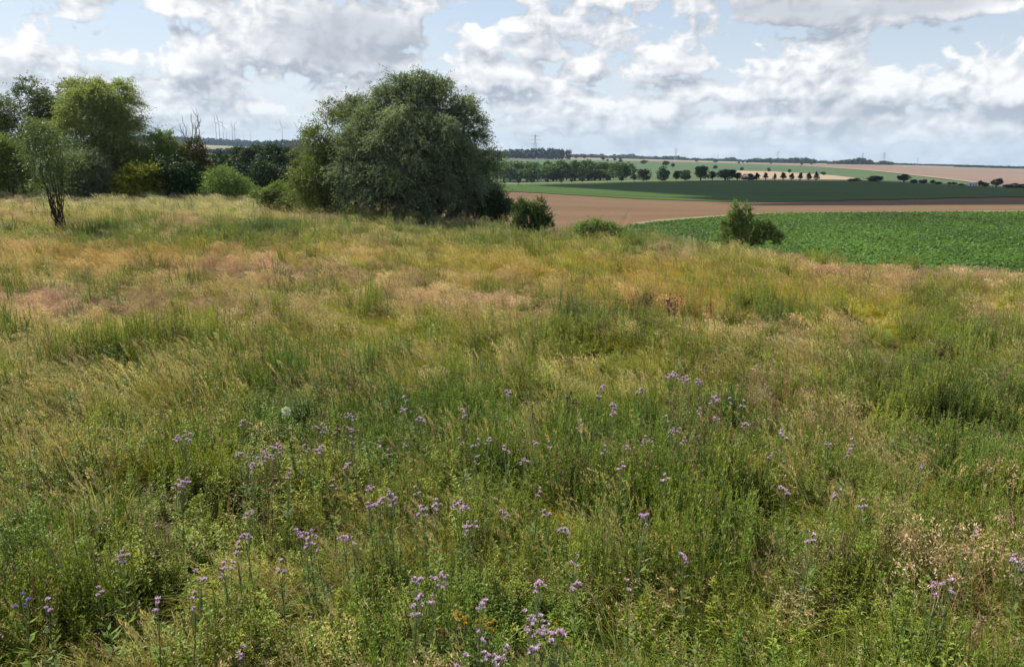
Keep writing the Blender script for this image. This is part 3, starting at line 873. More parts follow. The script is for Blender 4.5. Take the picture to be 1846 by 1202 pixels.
# ------------------------------------------------------------------ roadside and far trees: a few kinds, copied
def tree_proto(kind, mat, n):
    """unit tree: crown about 1 m wide and trunk foot at the origin; height 1"""
    tb = MB(); cb = MB()
    if kind == 'round':
        lob = [((0, 0, .62), (.40, .40, .34)), ((-.2, .05, .5), (.26, .28, .24)), ((.22, -.05, .52), (.26, .26, .25)), ((0, 0, .82), (.24, .24, .17)), ((0, 0, .36), (.34, .34, .2))]; th = .14
    elif kind == 'cone':
        lob = [((0, 0, .42), (.42, .42, .24)), ((0, 0, .60), (.32, .32, .22)), ((.02, 0, .78), (.2, .2, .2)), ((0, 0, .92), (.08, .08, .1))]; th = .18
    elif kind == 'broad':
        lob = [((-.22, 0, .5), (.28, .3, .34)), ((.2, .05, .55), (.28, .3, .36)), ((0, .05, .75), (.28, .28, .22)), ((0, -.1, .36), (.45, .35, .28))]; th = .2
    else:  # bush
        lob = [((-.25, 0, .4), (.27, .3, .36)), ((.1, 0, .55), (.3, .3, .42)), ((.32, 0, .32), (.2, .25, .3)), ((0, 0, .25), (.45, .35, .25))]; th = .08
    lob = [((c[0] + rng.normal() * .07, c[1] + rng.normal() * .07, c[2] + rng.normal() * .03), tuple(q * rng.uniform(.78, 1.15) for q in r)) for c, r in lob]
    lob += [((rng.normal() * .2, rng.normal() * .2, rng.uniform(.35, .85)), (rng.uniform(.1, .2),) * 3) for _ in range(3 if kind != 'cone' else 1)]
    tb.tube(np.array([[0, 0, -.05], [.01, 0, th], [0, 0, .7]]), [.045, .035, .012], 6)
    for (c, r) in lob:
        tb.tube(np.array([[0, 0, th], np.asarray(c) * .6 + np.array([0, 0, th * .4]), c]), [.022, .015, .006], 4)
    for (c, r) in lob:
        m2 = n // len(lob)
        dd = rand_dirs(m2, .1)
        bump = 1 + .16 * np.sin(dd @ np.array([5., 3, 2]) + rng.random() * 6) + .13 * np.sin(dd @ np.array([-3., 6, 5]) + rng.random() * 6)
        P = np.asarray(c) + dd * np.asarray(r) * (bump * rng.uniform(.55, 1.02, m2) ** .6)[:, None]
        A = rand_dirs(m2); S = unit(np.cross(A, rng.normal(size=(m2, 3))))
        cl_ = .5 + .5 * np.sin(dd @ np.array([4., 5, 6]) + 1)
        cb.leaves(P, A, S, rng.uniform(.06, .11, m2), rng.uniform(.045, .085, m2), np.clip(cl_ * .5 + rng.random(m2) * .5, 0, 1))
    return tb.mesh('trunk', MAT['bark_dark']), cb.mesh('crown', MAT[mat])


PROTO = {}
for kd, mt, n in (('round', 'fartree', 2400), ('broad', 'fartree', 2400), ('bush', 'fartree', 1800), ('cone', 'youngtree', 1500), ('bush_dark', 'youngtree', 1600), ('round_dark', 'youngtree', 1600), ('belt', 'mid', 2600)):
    PROTO[kd] = [tree_proto({'bush_dark': 'bush', 'round_dark': 'round', 'belt': 'broad'}.get(kd, kd), mt, n) for _ in range(4)]


def far_tree(kind, px, base, top, w, dist, name, label, group=None, cat='tree'):
    p = at_dist(px, base, dist)
    g = np.array([p[0], p[1], float(terrain(p[0], p[1])) + .1 + dist * .0004])
    s = math.hypot(p[0], p[1] ) / math.cos(math.atan2(p[0], p[1])) * 0 + np.linalg.norm(p - np.array([0, 0, CAM_H])) / FOC
    zt = at_dist(px, top, dist)[2]
    h = max(zt - g[2], 1.2); wd = w * s
    r = empty(name, g, rng.uniform(0, 6.28)); tag(r, label, cat, group)
    wd *= .82 if 'round' in kind else 1.0
    r.scale = (wd / .98 * rng.uniform(.9, 1.12), wd / .98 * rng.uniform(.9, 1.12), h * rng.uniform(.92, 1.03))
    for me, nm in zip(PROTO[kind][int(rng.integers(4))], ('trunk', 'crown')):
        o = bpy.data.objects.new(nm, me); col.objects.link(o); o.parent = r
    return r


L_YOUNG = 'small dark young tree planted along the edge of the green field'
for (x, b, tp_, w) in [(909, 334, 325, 8), (934, 332, 321, 11), (959, 332, 322, 8), (986, 331, 322, 8), (1011, 333, 321, 11), (1030, 331, 321, 10), (1050, 330, 319, 12), (1095, 328, 316, 9), (1120, 327, 316, 10), (1143, 326, 313, 12), (1165, 328, 315, 13)]:
    far_tree('round_dark', x, b, tp_, w, 512, 'young_tree', L_YOUNG, 'young trees along the green field')
L_CONE = 'dark conical young tree in a row before the pale stubble strip'
for (x, tp_, w) in [(1364, 311, 11), (1380, 311, 10), (1396, 313, 8), (1412, 311, 13), (1427, 311.5, 11), (1442, 311, 11), (1457, 311, 11.5), (1471, 310.5, 12)]:
    far_tree('cone', x, 324.5, tp_, w, 540, 'conical_tree', L_CONE, 'conical trees along the pale stubble strip')
L_BELT = 'mid green leafy tree in the belt behind the young trees'
for (x, tp_, w) in [(908, 291, 34), (938, 290, 34), (962, 289, 32), (985, 290, 34), (1012, 290, 34), (1036, 288, 34), (1060, 288.5, 34), (1082, 289, 34), (1099, 291, 28), (1122, 294, 34), (920, 298, 30), (950, 300, 28), (998, 302, 28), (1045, 300, 30), (1072, 300, 30)]:
    far_tree('belt', x, 327, tp_ + rng.normal() * 1.0, w * 1.3, 600 + rng.uniform(-15, 25), 'belt_tree', L_BELT, 'trees of the belt behind the green field')
AV = [('broad', 1160, 326, 303, 28, 'pale grey green roadside tree left of a tall dark one'), ('bush_dark', 1193, 328, 298, 28, 'tall dark pointed roadside tree behind the green field'),
      ('round', 1219, 326, 308, 16, 'small rounded roadside tree right of the tall dark one'), ('broad', 1236, 326, 306, 22, 'greyish spreading roadside tree between two bigger dark trees'),
      ('round', 1263, 326, 298, 34, 'big rounded roadside tree with slight gap to its left'), ('round_dark', 1284, 326, 308, 18, 'small dark tree filling a gap between big roadside trees'),
      ('broad', 1307, 326, 303, 34, 'broad dark roadside tree with domed crown'), ('round', 1329, 326, 309, 16, 'narrow tree right of the broad domed roadside tree'),
      ('bush_dark', 1350, 325, 313, 26, 'low wide dark bush at the start of the conical tree row'), ('bush', 1540, 329, 321, 24, 'low mid green bush beyond the end of the conical trees'),
      ('bush_dark', 1578, 329, 315, 32, 'dark dome-shaped bush on the field edge before the far stubble'), ('round_dark', 1629, 332, 313, 22, 'large lone dark round tree on the field edge before the far stubble'),
      ('bush_dark', 1648, 332, 323, 15, 'small dark bush right beside the large lone round tree'), ('bush_dark', 1664, 332.5, 323, 14, 'second small dark bush from the large lone round tree'),
      ('round_dark', 1681, 333, 324, 8, 'thin little tree beside a low bush on the field edge'), ('bush_dark', 1691, 334, 327, 13, 'low bush beside a thin little tree on the field edge'),
      ('round_dark', 1711, 335, 328, 9, 'tiny tree in a pair on the field edge'), ('round_dark', 1720, 335, 328, 8, 'tiny tree in a pair on the field edge'),
      ('bush_dark', 1734, 336, 331, 10, 'very low bush left of the small pale building'), ('round_dark', 1766, 338, 325, 9, 'narrow dark tree right beside the small pale building'),
      ('bush_dark', 1777, 338, 329, 12, 'low dark bush between narrow tree and large dark tree by the pale building'), ('round_dark', 1796, 339, 322, 19, 'large dark round tree right of the small pale building'),
      ('bush_dark', 1818, 340, 331, 16, 'hedge bush right of the large dark round tree'), ('bush_dark', 1832, 341, 330, 18, 'hedge bush right of the large dark round tree'), ('bush_dark', 1848, 342, 332, 18, 'hedge bush right of the large dark round tree'),
      ('bush_dark', 1866, 342, 331, 18, 'hedge bush right of the large dark round tree')]
for (kd, x, b, tp_, w, lab) in AV:
    d = 538 if x < 1500 else 560 + (x - 1500) * .06
    grp = {'tiny tree in a pair on the field edge': 'tiny trees on the field edge', 'hedge bush right of the large dark round tree': 'hedge bushes on the field edge'}.get(lab, 'roadside trees and bushes')
    far_tree(kd, x, b, tp_, w, d, 'hedge_bush' if 'hedge' in lab else ('roadside_bush' if 'bush' in kd and 'bush' in lab else 'roadside_tree'), lab, grp, 'bush' if ' bush' in lab else 'tree')
L_DOT = 'tiny dark tree dotted along a lane on the far green slope'
for (x, b, hpx, w) in [(911, 284, 6, 8), (925, 284, 6, 7), (941, 285, 6, 8), (958, 285, 6, 7), (969, 286, 7, 6), (1023, 287, 8, 7), (1038, 287, 7, 7), (1053, 287, 7, 8), (1087, 290, 7, 7), (1095, 292, 5, 6), (1108, 291, 6, 9),
                       (1118, 290, 7, 7), (1119, 294, 6, 10), (1160, 297, 8, 12), (1200, 300, 11, 15), (1213, 303, 9, 10), (1255, 293, 5, 7), (1290, 294, 5, 10), (1332, 296, 5, 5), (1339, 294, 5, 6), (1347, 295, 6, 7),
                       (1390, 297, 5, 5), (1445, 299, 5, 6), (1463, 298, 6, 7), (1289, 306, 8, 9), (1337, 309, 8, 8), (1386, 311, 8, 7), (1423, 313, 8, 7), (1484, 317, 7, 9)]:
    _, d = ground_hit(x, b, 620)
    d = min(d, 2150)
    far_tree('round', x, b, b - hpx, w, d, 'slope_tree', L_DOT, 'trees dotted over the far green slope')

# ------------------------------------------------------------------ far woods: each wood reads as one mass
def wood(label, x0, x1, tops, base, dist, seed, step=7.0):
    mb = MB(); rs = np.random.default_rng(seed)
    xs = np.arange(x0, x1, step * .5)
    for x in xs:
        tp_ = np.interp(x, np.linspace(x0, x1, len(tops)), tops) + rs.normal() * 1.1
        d = dist * (1 + rs.uniform(0, .05))
        p = at_dist(x + rs.normal() * 1.5, tp_, d)
        s = d / FOC
        gz = float(terrain(p[0], p[1]))
        h = max(p[2] - gz, 5)
        rx = step * rs.uniform(.55, .9) * s
        c = np.array([p[0], p[1], gz + h * .55])
        n = 210
        dd = unit(rs.normal(size=(n, 3)))
        P = c + dd * np.array([rx, rx, h * .46]) * (rs.uniform(.75, 1.05, n))[:, None]
        A = unit(rs.normal(size=(n, 3))); S = unit(np.cross(A, rs.normal(size=(n, 3))))
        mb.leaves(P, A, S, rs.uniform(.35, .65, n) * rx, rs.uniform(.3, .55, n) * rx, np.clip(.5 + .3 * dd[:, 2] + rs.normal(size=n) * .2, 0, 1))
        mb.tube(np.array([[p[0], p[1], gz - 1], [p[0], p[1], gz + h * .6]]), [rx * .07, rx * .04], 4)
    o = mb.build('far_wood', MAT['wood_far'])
    tag(o, label, 'wood', None, 'stuff')
wood('dark blue wood below the lattice mast on the horizon', 896, 1027, [272, 272, 270, 271, 269, 268, 270, 270], 284, 1900, 1)
wood('low hazy line of trees right of the dark blue wood', 1027, 1200, [280, 279, 281, 280, 284, 283], 288, 3300, 2, 5)
wood('hazy low tree line above the far green slope', 1195, 1360, [283, 282, 286, 288, 288, 286, 290, 290], 292, 3300, 3, 5)
wood('long dark wood above the far stubble field', 1352, 1470, [288, 287, 288, 287, 285, 288], 297, 2700, 4, 6)
wood('low tree line between two woods above the far stubble field', 1465, 1520, [291, 292, 293], 297, 3200, 5, 5)
wood('rounded dark wood beside two pylons above the far stubble field', 1500, 1571, [294, 290, 289, 287, 290], 299, 2500, 6, 6)
wood('small wood under the pylon above the far stubble field', 1578, 1608, [294, 292, 294], 300, 2600, 7, 6)
wood('thin low tree line along the top of the far stubble field', 1604, 1735, [297, 298, 299, 300, 301], 303, 3000, 8, 4)
wood('dark tree line at the far end of the stubble field', 1728, 2100, [303, 302, 304, 304, 306, 307, 308, 312], 308, 2500, 9, 5)
wood('long blue wooded ridge under the wind turbines', 250, 560, [245, 246, 248, 251, 253, 256, 257, 257], 264, 3900, 10, 5)
wood('blue wooded ridge beyond the left trees', -260, 250, [248, 249, 248, 250, 249, 247], 263, 3900, 11, 5)
wood('dark clump of trees on the ridge near the slender willow', 475, 560, [256, 254, 254, 251, 253], 266, 2300, 12, 6)
wood('hedge of dull green trees below the ridge', 330, 560, [270, 271, 268, 266, 265, 262], 276, 1500, 13, 6)
wood('hazy woods behind the big willow', 560, 900, [260, 264, 267, 270, 272], 282, 2600, 14, 6)

# ------------------------------------------------------------------ pylons, turbines, small building
MAT['steel'] = plain_mat('galvanised_steel', (.42, .44, .46), .5, .1, 2.0, .3)
MAT['turbine'] = plain_mat('turbine_white', (.72, .73, .74), .5, .04, .5)
MAT['white_wall'] = plain_mat('white_wall', (.74, .76, .80), .8, .06, 2.0)
MAT['grey_roof'] = plain_mat('grey_roof', (.50, .53, .58), .7, .08, 2.0)
MAT['dark_glass'] = plain_mat('dark_glass', (.05, .06, .08), .2, .1, 2.0)


def pylon_meshes():
    H, w0, w1 = 46.0, 4.2, .9
    body = MB()
    hs = [0, 8, 15, 21, 26, 31, 36, 41, 46]
    wd = lambda h: w0 + (w1 - w0) * min(1, h / 40.0)
    for sx in (-1, 1):
        for sy in (-1, 1):
            body.tube(np.array([[sx * wd(h), sy * wd(h), h] for h in hs]), .22, 4)
    for a, b in zip(hs[:-1], hs[1:]):
        for s in (-1, 1):
            for e in (-1, 1):
                body.tube(np.array([[-e * wd(a), s * wd(a), a], [e * wd(b), s * wd(b), b]]), .11, 3)
                body.tube(np.array([[s * wd(a), -e * wd(a), a], [s * wd(b), e * wd(b), b]]), .11, 3)
    arms = []
    for h, L in ((29, 8.5), (36, 12), (43, 8)):
        m = MB()
        for s in (-1, 1):
            m.tube(np.array([[0, s * .8, h], [-L, 0, h + .4]]), .22, 4); m.tube(np.array([[0, s * .8, h], [L, 0, h + .4]]), .22, 4)
        m.tube(np.array([[0, 0, h + 2.4], [-L, 0, h + .5]]), .18, 3); m.tube(np.array([[0, 0, h + 2.4], [L, 0, h + .5]]), .18, 3)
        for k in (-L, -L * .55, L * .55, L):
            m.tube(np.array([[k, 0, h + .4], [k, 0, h - 2.2]]), .14, 4)
        arms.append(m.mesh('cross_arm', MAT['steel']))
    return body.mesh('lattice_tower', MAT['steel']), arms


PY = pylon_meshes()
for (x, top, d, lab) in [(965, 243, 1950, 'tall lattice pylon rising behind the dark blue wood'), (1219, 267, 2900, 'faint lattice pylon above the hazy low tree line beside a lone round tree'), (1295, 277, 4200, 'very faint distant pylon above the low horizon woods'),
                         (1403, 272, 2900, 'lattice pylon behind the long dark wood'), (1556, 275, 2700, 'lattice pylon rising behind the rounded dark wood'), (1595, 275, 2620, 'lattice pylon above the small wood'),
                         (1655, 284, 2900, 'lattice pylon above the thin low tree line'), (1713, 292, 4200, 'small faint pylon at the end of the thin tree line')]:
    p = at_dist(x, top, d); gz = float(terrain(p[0], p[1]))
    r = empty('power_pylon', (p[0], p[1], gz), R(25)); s = (p[2] - gz) / 46.0
    r.scale = (s, s, s); tag(r, lab, 'pylon', 'power pylons on the horizon')
    for nm, me in [('lattice_tower', PY[0])] + [('cross_arm', a) for a in PY[1]]:
        o = bpy.data.objects.new(nm, me); col.objects.link(o); o.parent = r

tw = MB(); tw.tube(np.array([[0, 0, -2], [0, 0, 60], [0, 0, 118]]), [3.0, 2.4, 1.6], 12)
nc = MB(); nc.tube(np.array([[0, 5, 120], [0, 3, 120], [0, -4, 120], [0, -6, 120]]), [1.2, 2.4, 2.4, 1.6], 8)
hb = MB(); hb.tube(np.array([[0, -6, 120], [0, -7.5, 120], [0, -9, 120]]), [1.9, 1.8, .6], 8)
bl = MB()
bz = np.array([0, 4, 12, 30, 50]); bw = np.array([1.6, 3.0, 4.2, 2.6, .6])
v = []
for z, w in zip(bz, bw):
    v += [[-w * .35, 0, z], [0, .5 * (1 - z / 60), z], [w * .65, .1, z], [0, -.5 * (1 - z / 60), z]]
o_ = bl.verts(v)
for i in range(4):
    for k in range(4):
        bl.quads([[o_ + i * 4 + k, o_ + i * 4 + (k + 1) % 4, o_ + (i + 1) * 4 + (k + 1) % 4, o_ + (i + 1) * 4 + k]])
TM = [tw.mesh('tower', MAT['turbine'], True), nc.mesh('nacelle', MAT['turbine'], True), hb.mesh('hub', MAT['turbine'], True), bl.mesh('blade', MAT['turbine'])]
for (x, hub, d, dx) in [(260, 232, 5200, 0), (301, 227, 5200, 0), (325, 223, 4900, 0), (388, 221, 4700, 0), (394, 219, 4800, 0), (401, 226, 5000, 0), (408, 238, 6500, 0), (418, 228, 5000, 0), (422, 227, 5100, 0), (439, 243, 7200, 0), (451, 243, 7200, 0), (508, 229, 5000, 0), (537, 232, 5000, 0)]:
    p = at_dist(x, hub, d); gz = float(terrain(p[0], p[1]))
    s = (p[2] - gz) / 120.0
    r = empty('wind_turbine', (p[0], p[1], gz), rng.uniform(-.5, .5)); r.scale = (s, s, s)
    tag(r, 'white wind turbine standing far behind the blue wooded ridge', 'wind turbine', 'wind turbines behind the ridge')
    for nm, me in zip(('tower', 'nacelle', 'hub'), TM[:3]):
        o = bpy.data.objects.new(nm, me); col.objects.link(o); o.parent = r
    hub_part = o                                   # the blades turn with the hub
    a0 = rng.uniform(0, 2.1)
    for k in range(3):
        o = bpy.data.objects.new('blade', TM[3]); col.objects.link(o); o.parent = hub_part
        o.location = (0, -7.6, 120); o.rotation_euler = (0, a0 + k * 2 * math.pi / 3, 0)

p = at_dist(1753, 336.5, 566); gz = float(terrain(p[0], p[1])) + .3
r = empty('small_building', (p[0], p[1], gz), -.4); r.scale = (.6, .6, .7); tag(r, 'small pale building with light grey roof among field edge bushes', 'building')
mb = MB(); mb.box((0, 0, 1.2), (8, 4.5, 2.4)); wl = mb.build('wall', MAT['white_wall'], r)
mb = MB(); v = [[-4.4, -2.7, 2.35], [4.4, -2.7, 2.35], [4.4, 2.7, 2.35], [-4.4, 2.7, 2.35], [-4.4, 0, 3.9], [4.4, 0, 3.9]]
o_ = mb.verts(v); mb.quads(np.array([[0, 1, 5, 4], [2, 3, 4, 5], [3, 2, 1, 0]]) + o_); mb.tris(np.array([[0, 4, 3], [1, 2, 5]]) + o_)
mb.build('roof', MAT['grey_roof'], r)
for k in (-2.4, .4):
    mb = MB(); mb.box((k, -2.26, 1.35), (1.1, .06, 1.0)); mb.build('window', MAT['dark_glass'], wl)
mb = MB(); mb.box((2.7, -2.26, 1.02), (1.0, .06, 2.0)); mb.build('door', MAT['bark_grey'], wl)
# ------------------------------------------------------------------ instanced ground cover (one object each, uncountable)
def scatter(name, label, cat, pts, idx, rz, tilt, scl, attrs, sources):
    """points carry species, turn, tilt, size and colours; geometry nodes put a plant on each"""
    src = bpy.data.collections.new(name + '_plants')
    for i, me in enumerate(sources):
        o = bpy.data.objects.new('%s_plant_%02d' % (name, i), me)
        src.objects.link(o)
    me = bpy.data.meshes.new(name)
    me.vertices.add(len(pts)); me.vertices.foreach_set('co', np.asarray(pts, np.float32).ravel())
    a = me.attributes.new('idx', 'INT', 'POINT'); a.data.foreach_set('value', np.asarray(idx, np.int32))
    a = me.attributes.new('rot', 'FLOAT_VECTOR', 'POINT'); a.data.foreach_set('vector', np.stack([tilt[:, 0], tilt[:, 1], rz], 1).astype(np.float32).ravel())
    a = me.attributes.new('scl', 'FLOAT_VECTOR', 'POINT'); a.data.foreach_set('vector', np.asarray(scl, np.float32).ravel())
    for k, v in attrs.items():
        a = me.attributes.new(k, 'FLOAT_VECTOR', 'POINT'); a.data.foreach_set('vector', np.asarray(v, np.float32).ravel())
    ob = bpy.data.objects.new(name, me); col.objects.link(ob)
    gt = bpy.data.node_groups.new(name + '_nodes', 'GeometryNodeTree')
    gt.interface.new_socket('Geometry', in_out='INPUT', socket_type='NodeSocketGeometry')
    gt.interface.new_socket('Geometry', in_out='OUTPUT', socket_type='NodeSocketGeometry')
    N = gt.nodes.new; Lk = gt.links.new
    gi = N('NodeGroupInput'); go = N('NodeGroupOutput')
    ci = N('GeometryNodeCollectionInfo'); ci.inputs['Collection'].default_value = src
    ci.inputs['Separate Children'].default_value = True; ci.inputs['Reset Children'].default_value = True
    iop = N('GeometryNodeInstanceOnPoints'); iop.inputs['Pick Instance'].default_value = True
    def na(nm, tp):
        q = N('GeometryNodeInputNamedAttribute'); q.data_type = tp; q.inputs['Name'].default_value = nm
        return q.outputs['Attribute']
    Lk(gi.outputs[0], iop.inputs['Points']); Lk(ci.outputs[0], iop.inputs['Instance'])
    Lk(na('idx', 'INT'), iop.inputs['Instance Index'])
    er = N('FunctionNodeEulerToRotation'); Lk(na('rot', 'FLOAT_VECTOR'), er.inputs[0]); Lk(er.outputs[0], iop.inputs['Rotation'])
    Lk(na('scl', 'FLOAT_VECTOR'), iop.inputs['Scale'])
    Lk(iop.outputs[0], go.inputs[0])
    md = ob.modifiers.new('plants', 'NODES'); md.node_group = gt
    tag(ob, label, cat, None, 'stuff')
    return ob


MAT['blade'] = inst_mat('grass_blade', 'col', .42, .55, .35)
MAT['seed'] = inst_mat('grass_seed_head', 'col2', .3, .8, .3, .05)
MAT['forb'] = inst_mat('weed_leaf', 'col', .36, .5, .38, .25)
MAT['stem'] = inst_mat('weed_stem', 'col2', .1, .6, .25)
GM = [MAT['blade'], MAT['seed']]
FM = [MAT['forb'], MAT['stem']]
WIND = np.array([-.9, -.15, 0.0])


def blades(mb, n, hmin, hmax, w, rad, bend, mat=0):
    """n arching three-segment blades"""
    a = rng.uniform(0, 6.28, n); q = rad * np.sqrt(rng.random(n))
    b = np.stack([np.cos(a) * q, np.sin(a) * q, np.zeros(n)], 1)
    h = rng.uniform(hmin, hmax, n)
    out = unit(b + rng.normal(size=(n, 3)) * np.array([.12, .12, 0]) + WIND * .07)
    out[:, 2] = 0
    k = rng.uniform(.4, 1.6, n) * bend
    side = unit(np.cross(out, np.array([0, 0, 1.0])))
    tw = rng.normal(size=n) * .7
    side = unit(side * np.cos(tw)[:, None] + out * np.sin(tw)[:, None])
    vs = []
    for s, ww in ((0, .7), (.4, 1.0), (.75, .75)):
        p = b + out * (k * s ** 1.8 * h)[:, None] + WIND * (h * .16 * s ** 1.6)[:, None]
        p[:, 2] = h * s * (1 - .28 * np.minimum(k, 1.6) * s)
        vs += [p - side * w * ww * .5, p + side * w * ww * .5]
    p = b + out * (k * h)[:, None] + WIND * (h * .16)[:, None]; p[:, 2] = h * (1 - .30 * np.minimum(k, 1.6)) * .97
    vs.append(p)
    o = mb.verts(np.stack(vs, 1))
    i = np.arange(n) * 7 + o
    r = rng.random(n)
    mb.quads(np.stack([i, i + 1, i + 3, i + 2], 1), r, mat); mb.quads(np.stack([i + 2, i + 3, i + 5, i + 4], 1), r, mat)
    mb.tris(np.stack([i + 4, i + 5, i + 6], 1), r, mat)


def stalks(mb, n, hmin, hmax, rad, head=.14, hw=.016, airy=False, nod=.5, sw=.0028):
    """flowering stalks with seed heads that nod in the wind"""
    for _ in range(n):
        a = rng.uniform(0, 6.28); q = rad * math.sqrt(rng.random())
        b = np.array([math.cos(a) * q, math.sin(a) * q, 0]); h = rng.uniform(hmin, hmax)
        ln = WIND * h * rng.uniform(.12, .34) + np.array([rng.normal() * .06, rng.normal() * .06, 0]) * h
        t = np.linspace(0, 1, 5)[:, None]
        p = b + ln * t ** 1.7 + np.array([0, 0, h]) * t
        sd = unit(np.cross(p[-1] - p[0], rng.normal(size=3)))
        ring = np.stack([p - sd * sw * .5, p + sd * sw * .5], 1)
        o = mb.verts(ring); i = np.arange(4) * 2 + o
        r = rng.random()
        mb.quads(np.stack([i, i + 1, i + 3, i + 2], 1), r, 1)
        tip = p[-1]; ax = unit(p[-1] - p[-2])
        m = 16 if not airy else 22
        s = rng.random(m)
        hl = head * rng.uniform(.7, 1.2)
        P = tip + ax * (hl * (s - .35))[:, None] + WIND * (nod * hl * np.maximum(s - .3, 0) ** 2)[:, None]
        if airy:
            P = P + rng.normal(size=(m, 3)) * (hw * 1.8 * (1.15 - s))[:, None]
            A = unit(ax + rng.normal(size=(m, 3)) * .7)
            L = rng.uniform(.018, .034, m); W = rng.uniform(.006, .011, m)
        else:
            A = unit(ax + rng.normal(size=(m, 3)) * .28)
            P = P + rng.normal(size=(m, 3)) * (hw * .32 * np.sin(np.pi * np.clip(s * .9 + .08, 0, 1)))[:, None]
            L = rng.uniform(.026, .046, m); W = rng.uniform(.4, .8, m) * hw * .6
        S = unit(np.cross(A, rng.normal(size=(m, 3))))
        mb.leaves(P, A, S, L, W, np.clip(r + rng.normal(size=m) * .2, 0, 1), 1)


def shoot(mb, b, h, nl, ll, lw, lean, droop=.25, top=True, narrow=.0, ang=.75):
    """leafy upright stem"""
    t = np.linspace(0, 1, 6)[:, None]
    p = b + lean * h * t ** 1.6 + np.array([0, 0, h]) * t
    mb.tube(p, np.linspace(.0045, .002, 6), 3, rng.random(), 1)
    s = np.sort(rng.uniform(.12, 1.0, nl) ** .85)
    q = np.stack([np.interp(s, t[:, 0], p[:, k]) for k in range(3)], 1)
    a = np.arange(nl) * 2.4 + rng.uniform(0, 6)
    el = ang * (.55 + s) + rng.normal(size=nl) * .2
    A = np.stack([np.cos(a) * np.cos(el), np.sin(a) * np.cos(el), np.sin(el)], 1)
    S = unit(np.cross(A, np.array([0, 0, 1.0])) + rng.normal(size=(nl, 3)) * .25)
    L = ll * (1.15 - .6 * s) * rng.uniform(.7, 1.2, nl); W = lw * (1.15 - .6 * s) * rng.uniform(.7, 1.2, nl)
    # two quads per leaf so that leaves arch
    N = np.cross(S, A)
    sg = np.sign(N[:, 2:3]); sg[sg == 0] = 1; N = N * sg
    m = q + A * (L * .55)[:, None]
    A2 = unit(A - np.array([0, 0, 1.0]) * droop * 1.6)
    e = m + A2 * (L * .5)[:, None]
    v = np.stack([q, m + S * (W * .5)[:, None] - N * (W * .12)[:, None], m - S * (W * .5)[:, None] - N * (W * .12)[:, None], e], 1)
    o = mb.verts(v); i = np.arange(nl) * 4 + o
    r = np.clip(rng.random(nl) * .7 + s * .3, 0, 1)
    mb.tris(np.stack([i, i + 1, i + 2], 1), r, 0); mb.tris(np.stack([i + 1, i + 3, i + 2], 1), r, 0)


def grass_clump(n, hmin, hmax, w, rad, bend, ns=0, shmin=.5, shmax=.8, **kw):
    mb = MB(); blades(mb, n, hmin, hmax, w, rad, bend)
    if ns:
        stalks(mb, ns, shmin, shmax, rad, **kw)
    return mb.mesh('grass_tuft', GM)


def forb_clump(ns, h0, h1, nl, ll, lw, rad, droop=.25, ang=.75):
    mb = MB()
    for _ in range(ns):
        a = rng.uniform(0, 6.28); q = rad * math.sqrt(rng.random())
        shoot(mb, np.array([math.cos(a) * q, math.sin(a) * q, 0]), rng.uniform(h0, h1), nl, ll, lw, np.array([rng.normal() * .09 - .04, rng.normal() * .09, 0]), droop, ang=ang)
    return mb.mesh('weed_clump', FM)


GRASS = [grass_clump(120, .2, .46, .0055, .17, .8, 8, .4, .62, head=.11, hw=.015) for _ in range(3)] + \
        [grass_clump(100, .2, .42, .0055, .17, .7, 14, .38, .58, head=.12, hw=.022, airy=True) for _ in range(3)] + \
        [grass_clump(140, .2, .5, .0055, .17, .8, 3, .42, .6, head=.08, hw=.01) for _ in range(3)] + \
        [grass_clump(90, .28, .5, .0055, .13, 1.0, 14, .48, .72, head=.15, hw=.018, nod=1.4) for _ in range(2)] + \
        [grass_clump(110, .15, .42, .005, .22, 1.4, 5, .3, .5, head=.08, hw=.01) for _ in range(2)]
# 0-2 seeding, 3-5 airy pinkish, 6-8 leafy green, 9-10 tall straw tuft, 11-12 flattened thatch
FORB = [forb_clump(9, .36, .66, 52, .048, .012, .16) for _ in range(3)] + \
       [forb_clump(10, .28, .5, 40, .04, .017, .17, .4, .55) for _ in range(3)] + \
       [forb_clump(7, .38, .62, 40, .062, .018, .16, .45, .5) for _ in range(2)] + \
       [forb_clump(11, .32, .56, 60, .034, .007, .17, .1, .9) for _ in range(2)]
# 0-2 narrow-leaved upright weeds, 3-5 small-leaved, 6-7 bigger-leaved, 8-9 fine feathery
DEAD = []
for _ in range(2):
    mb = MB()
    for k in range(7):
        b = np.array([rng.normal() * .1, rng.normal() * .1, 0]); e = b + np.array([rng.normal() * .16, rng.normal() * .1, rng.uniform(.35, .7)])
        p = limb(mb, b, e, .0035, .002, .05, 6, 0, 3)
        for _2 in range(4):
            q = p[rng.integers(2, 6)]; m = 5
            P = q + rng.normal(size=(m, 3)) * .03
            A = rand_dirs(m, .5); S = unit(np.cross(A, rng.normal(size=(m, 3))))
            mb.leaves(P, A, S, rng.uniform(.014, .03, m), rng.uniform(.006, .012, m), rng.random(m), 0)
    DEAD.append(mb.mesh('dry_stems', FM))
FORB += DEAD   # 10-11

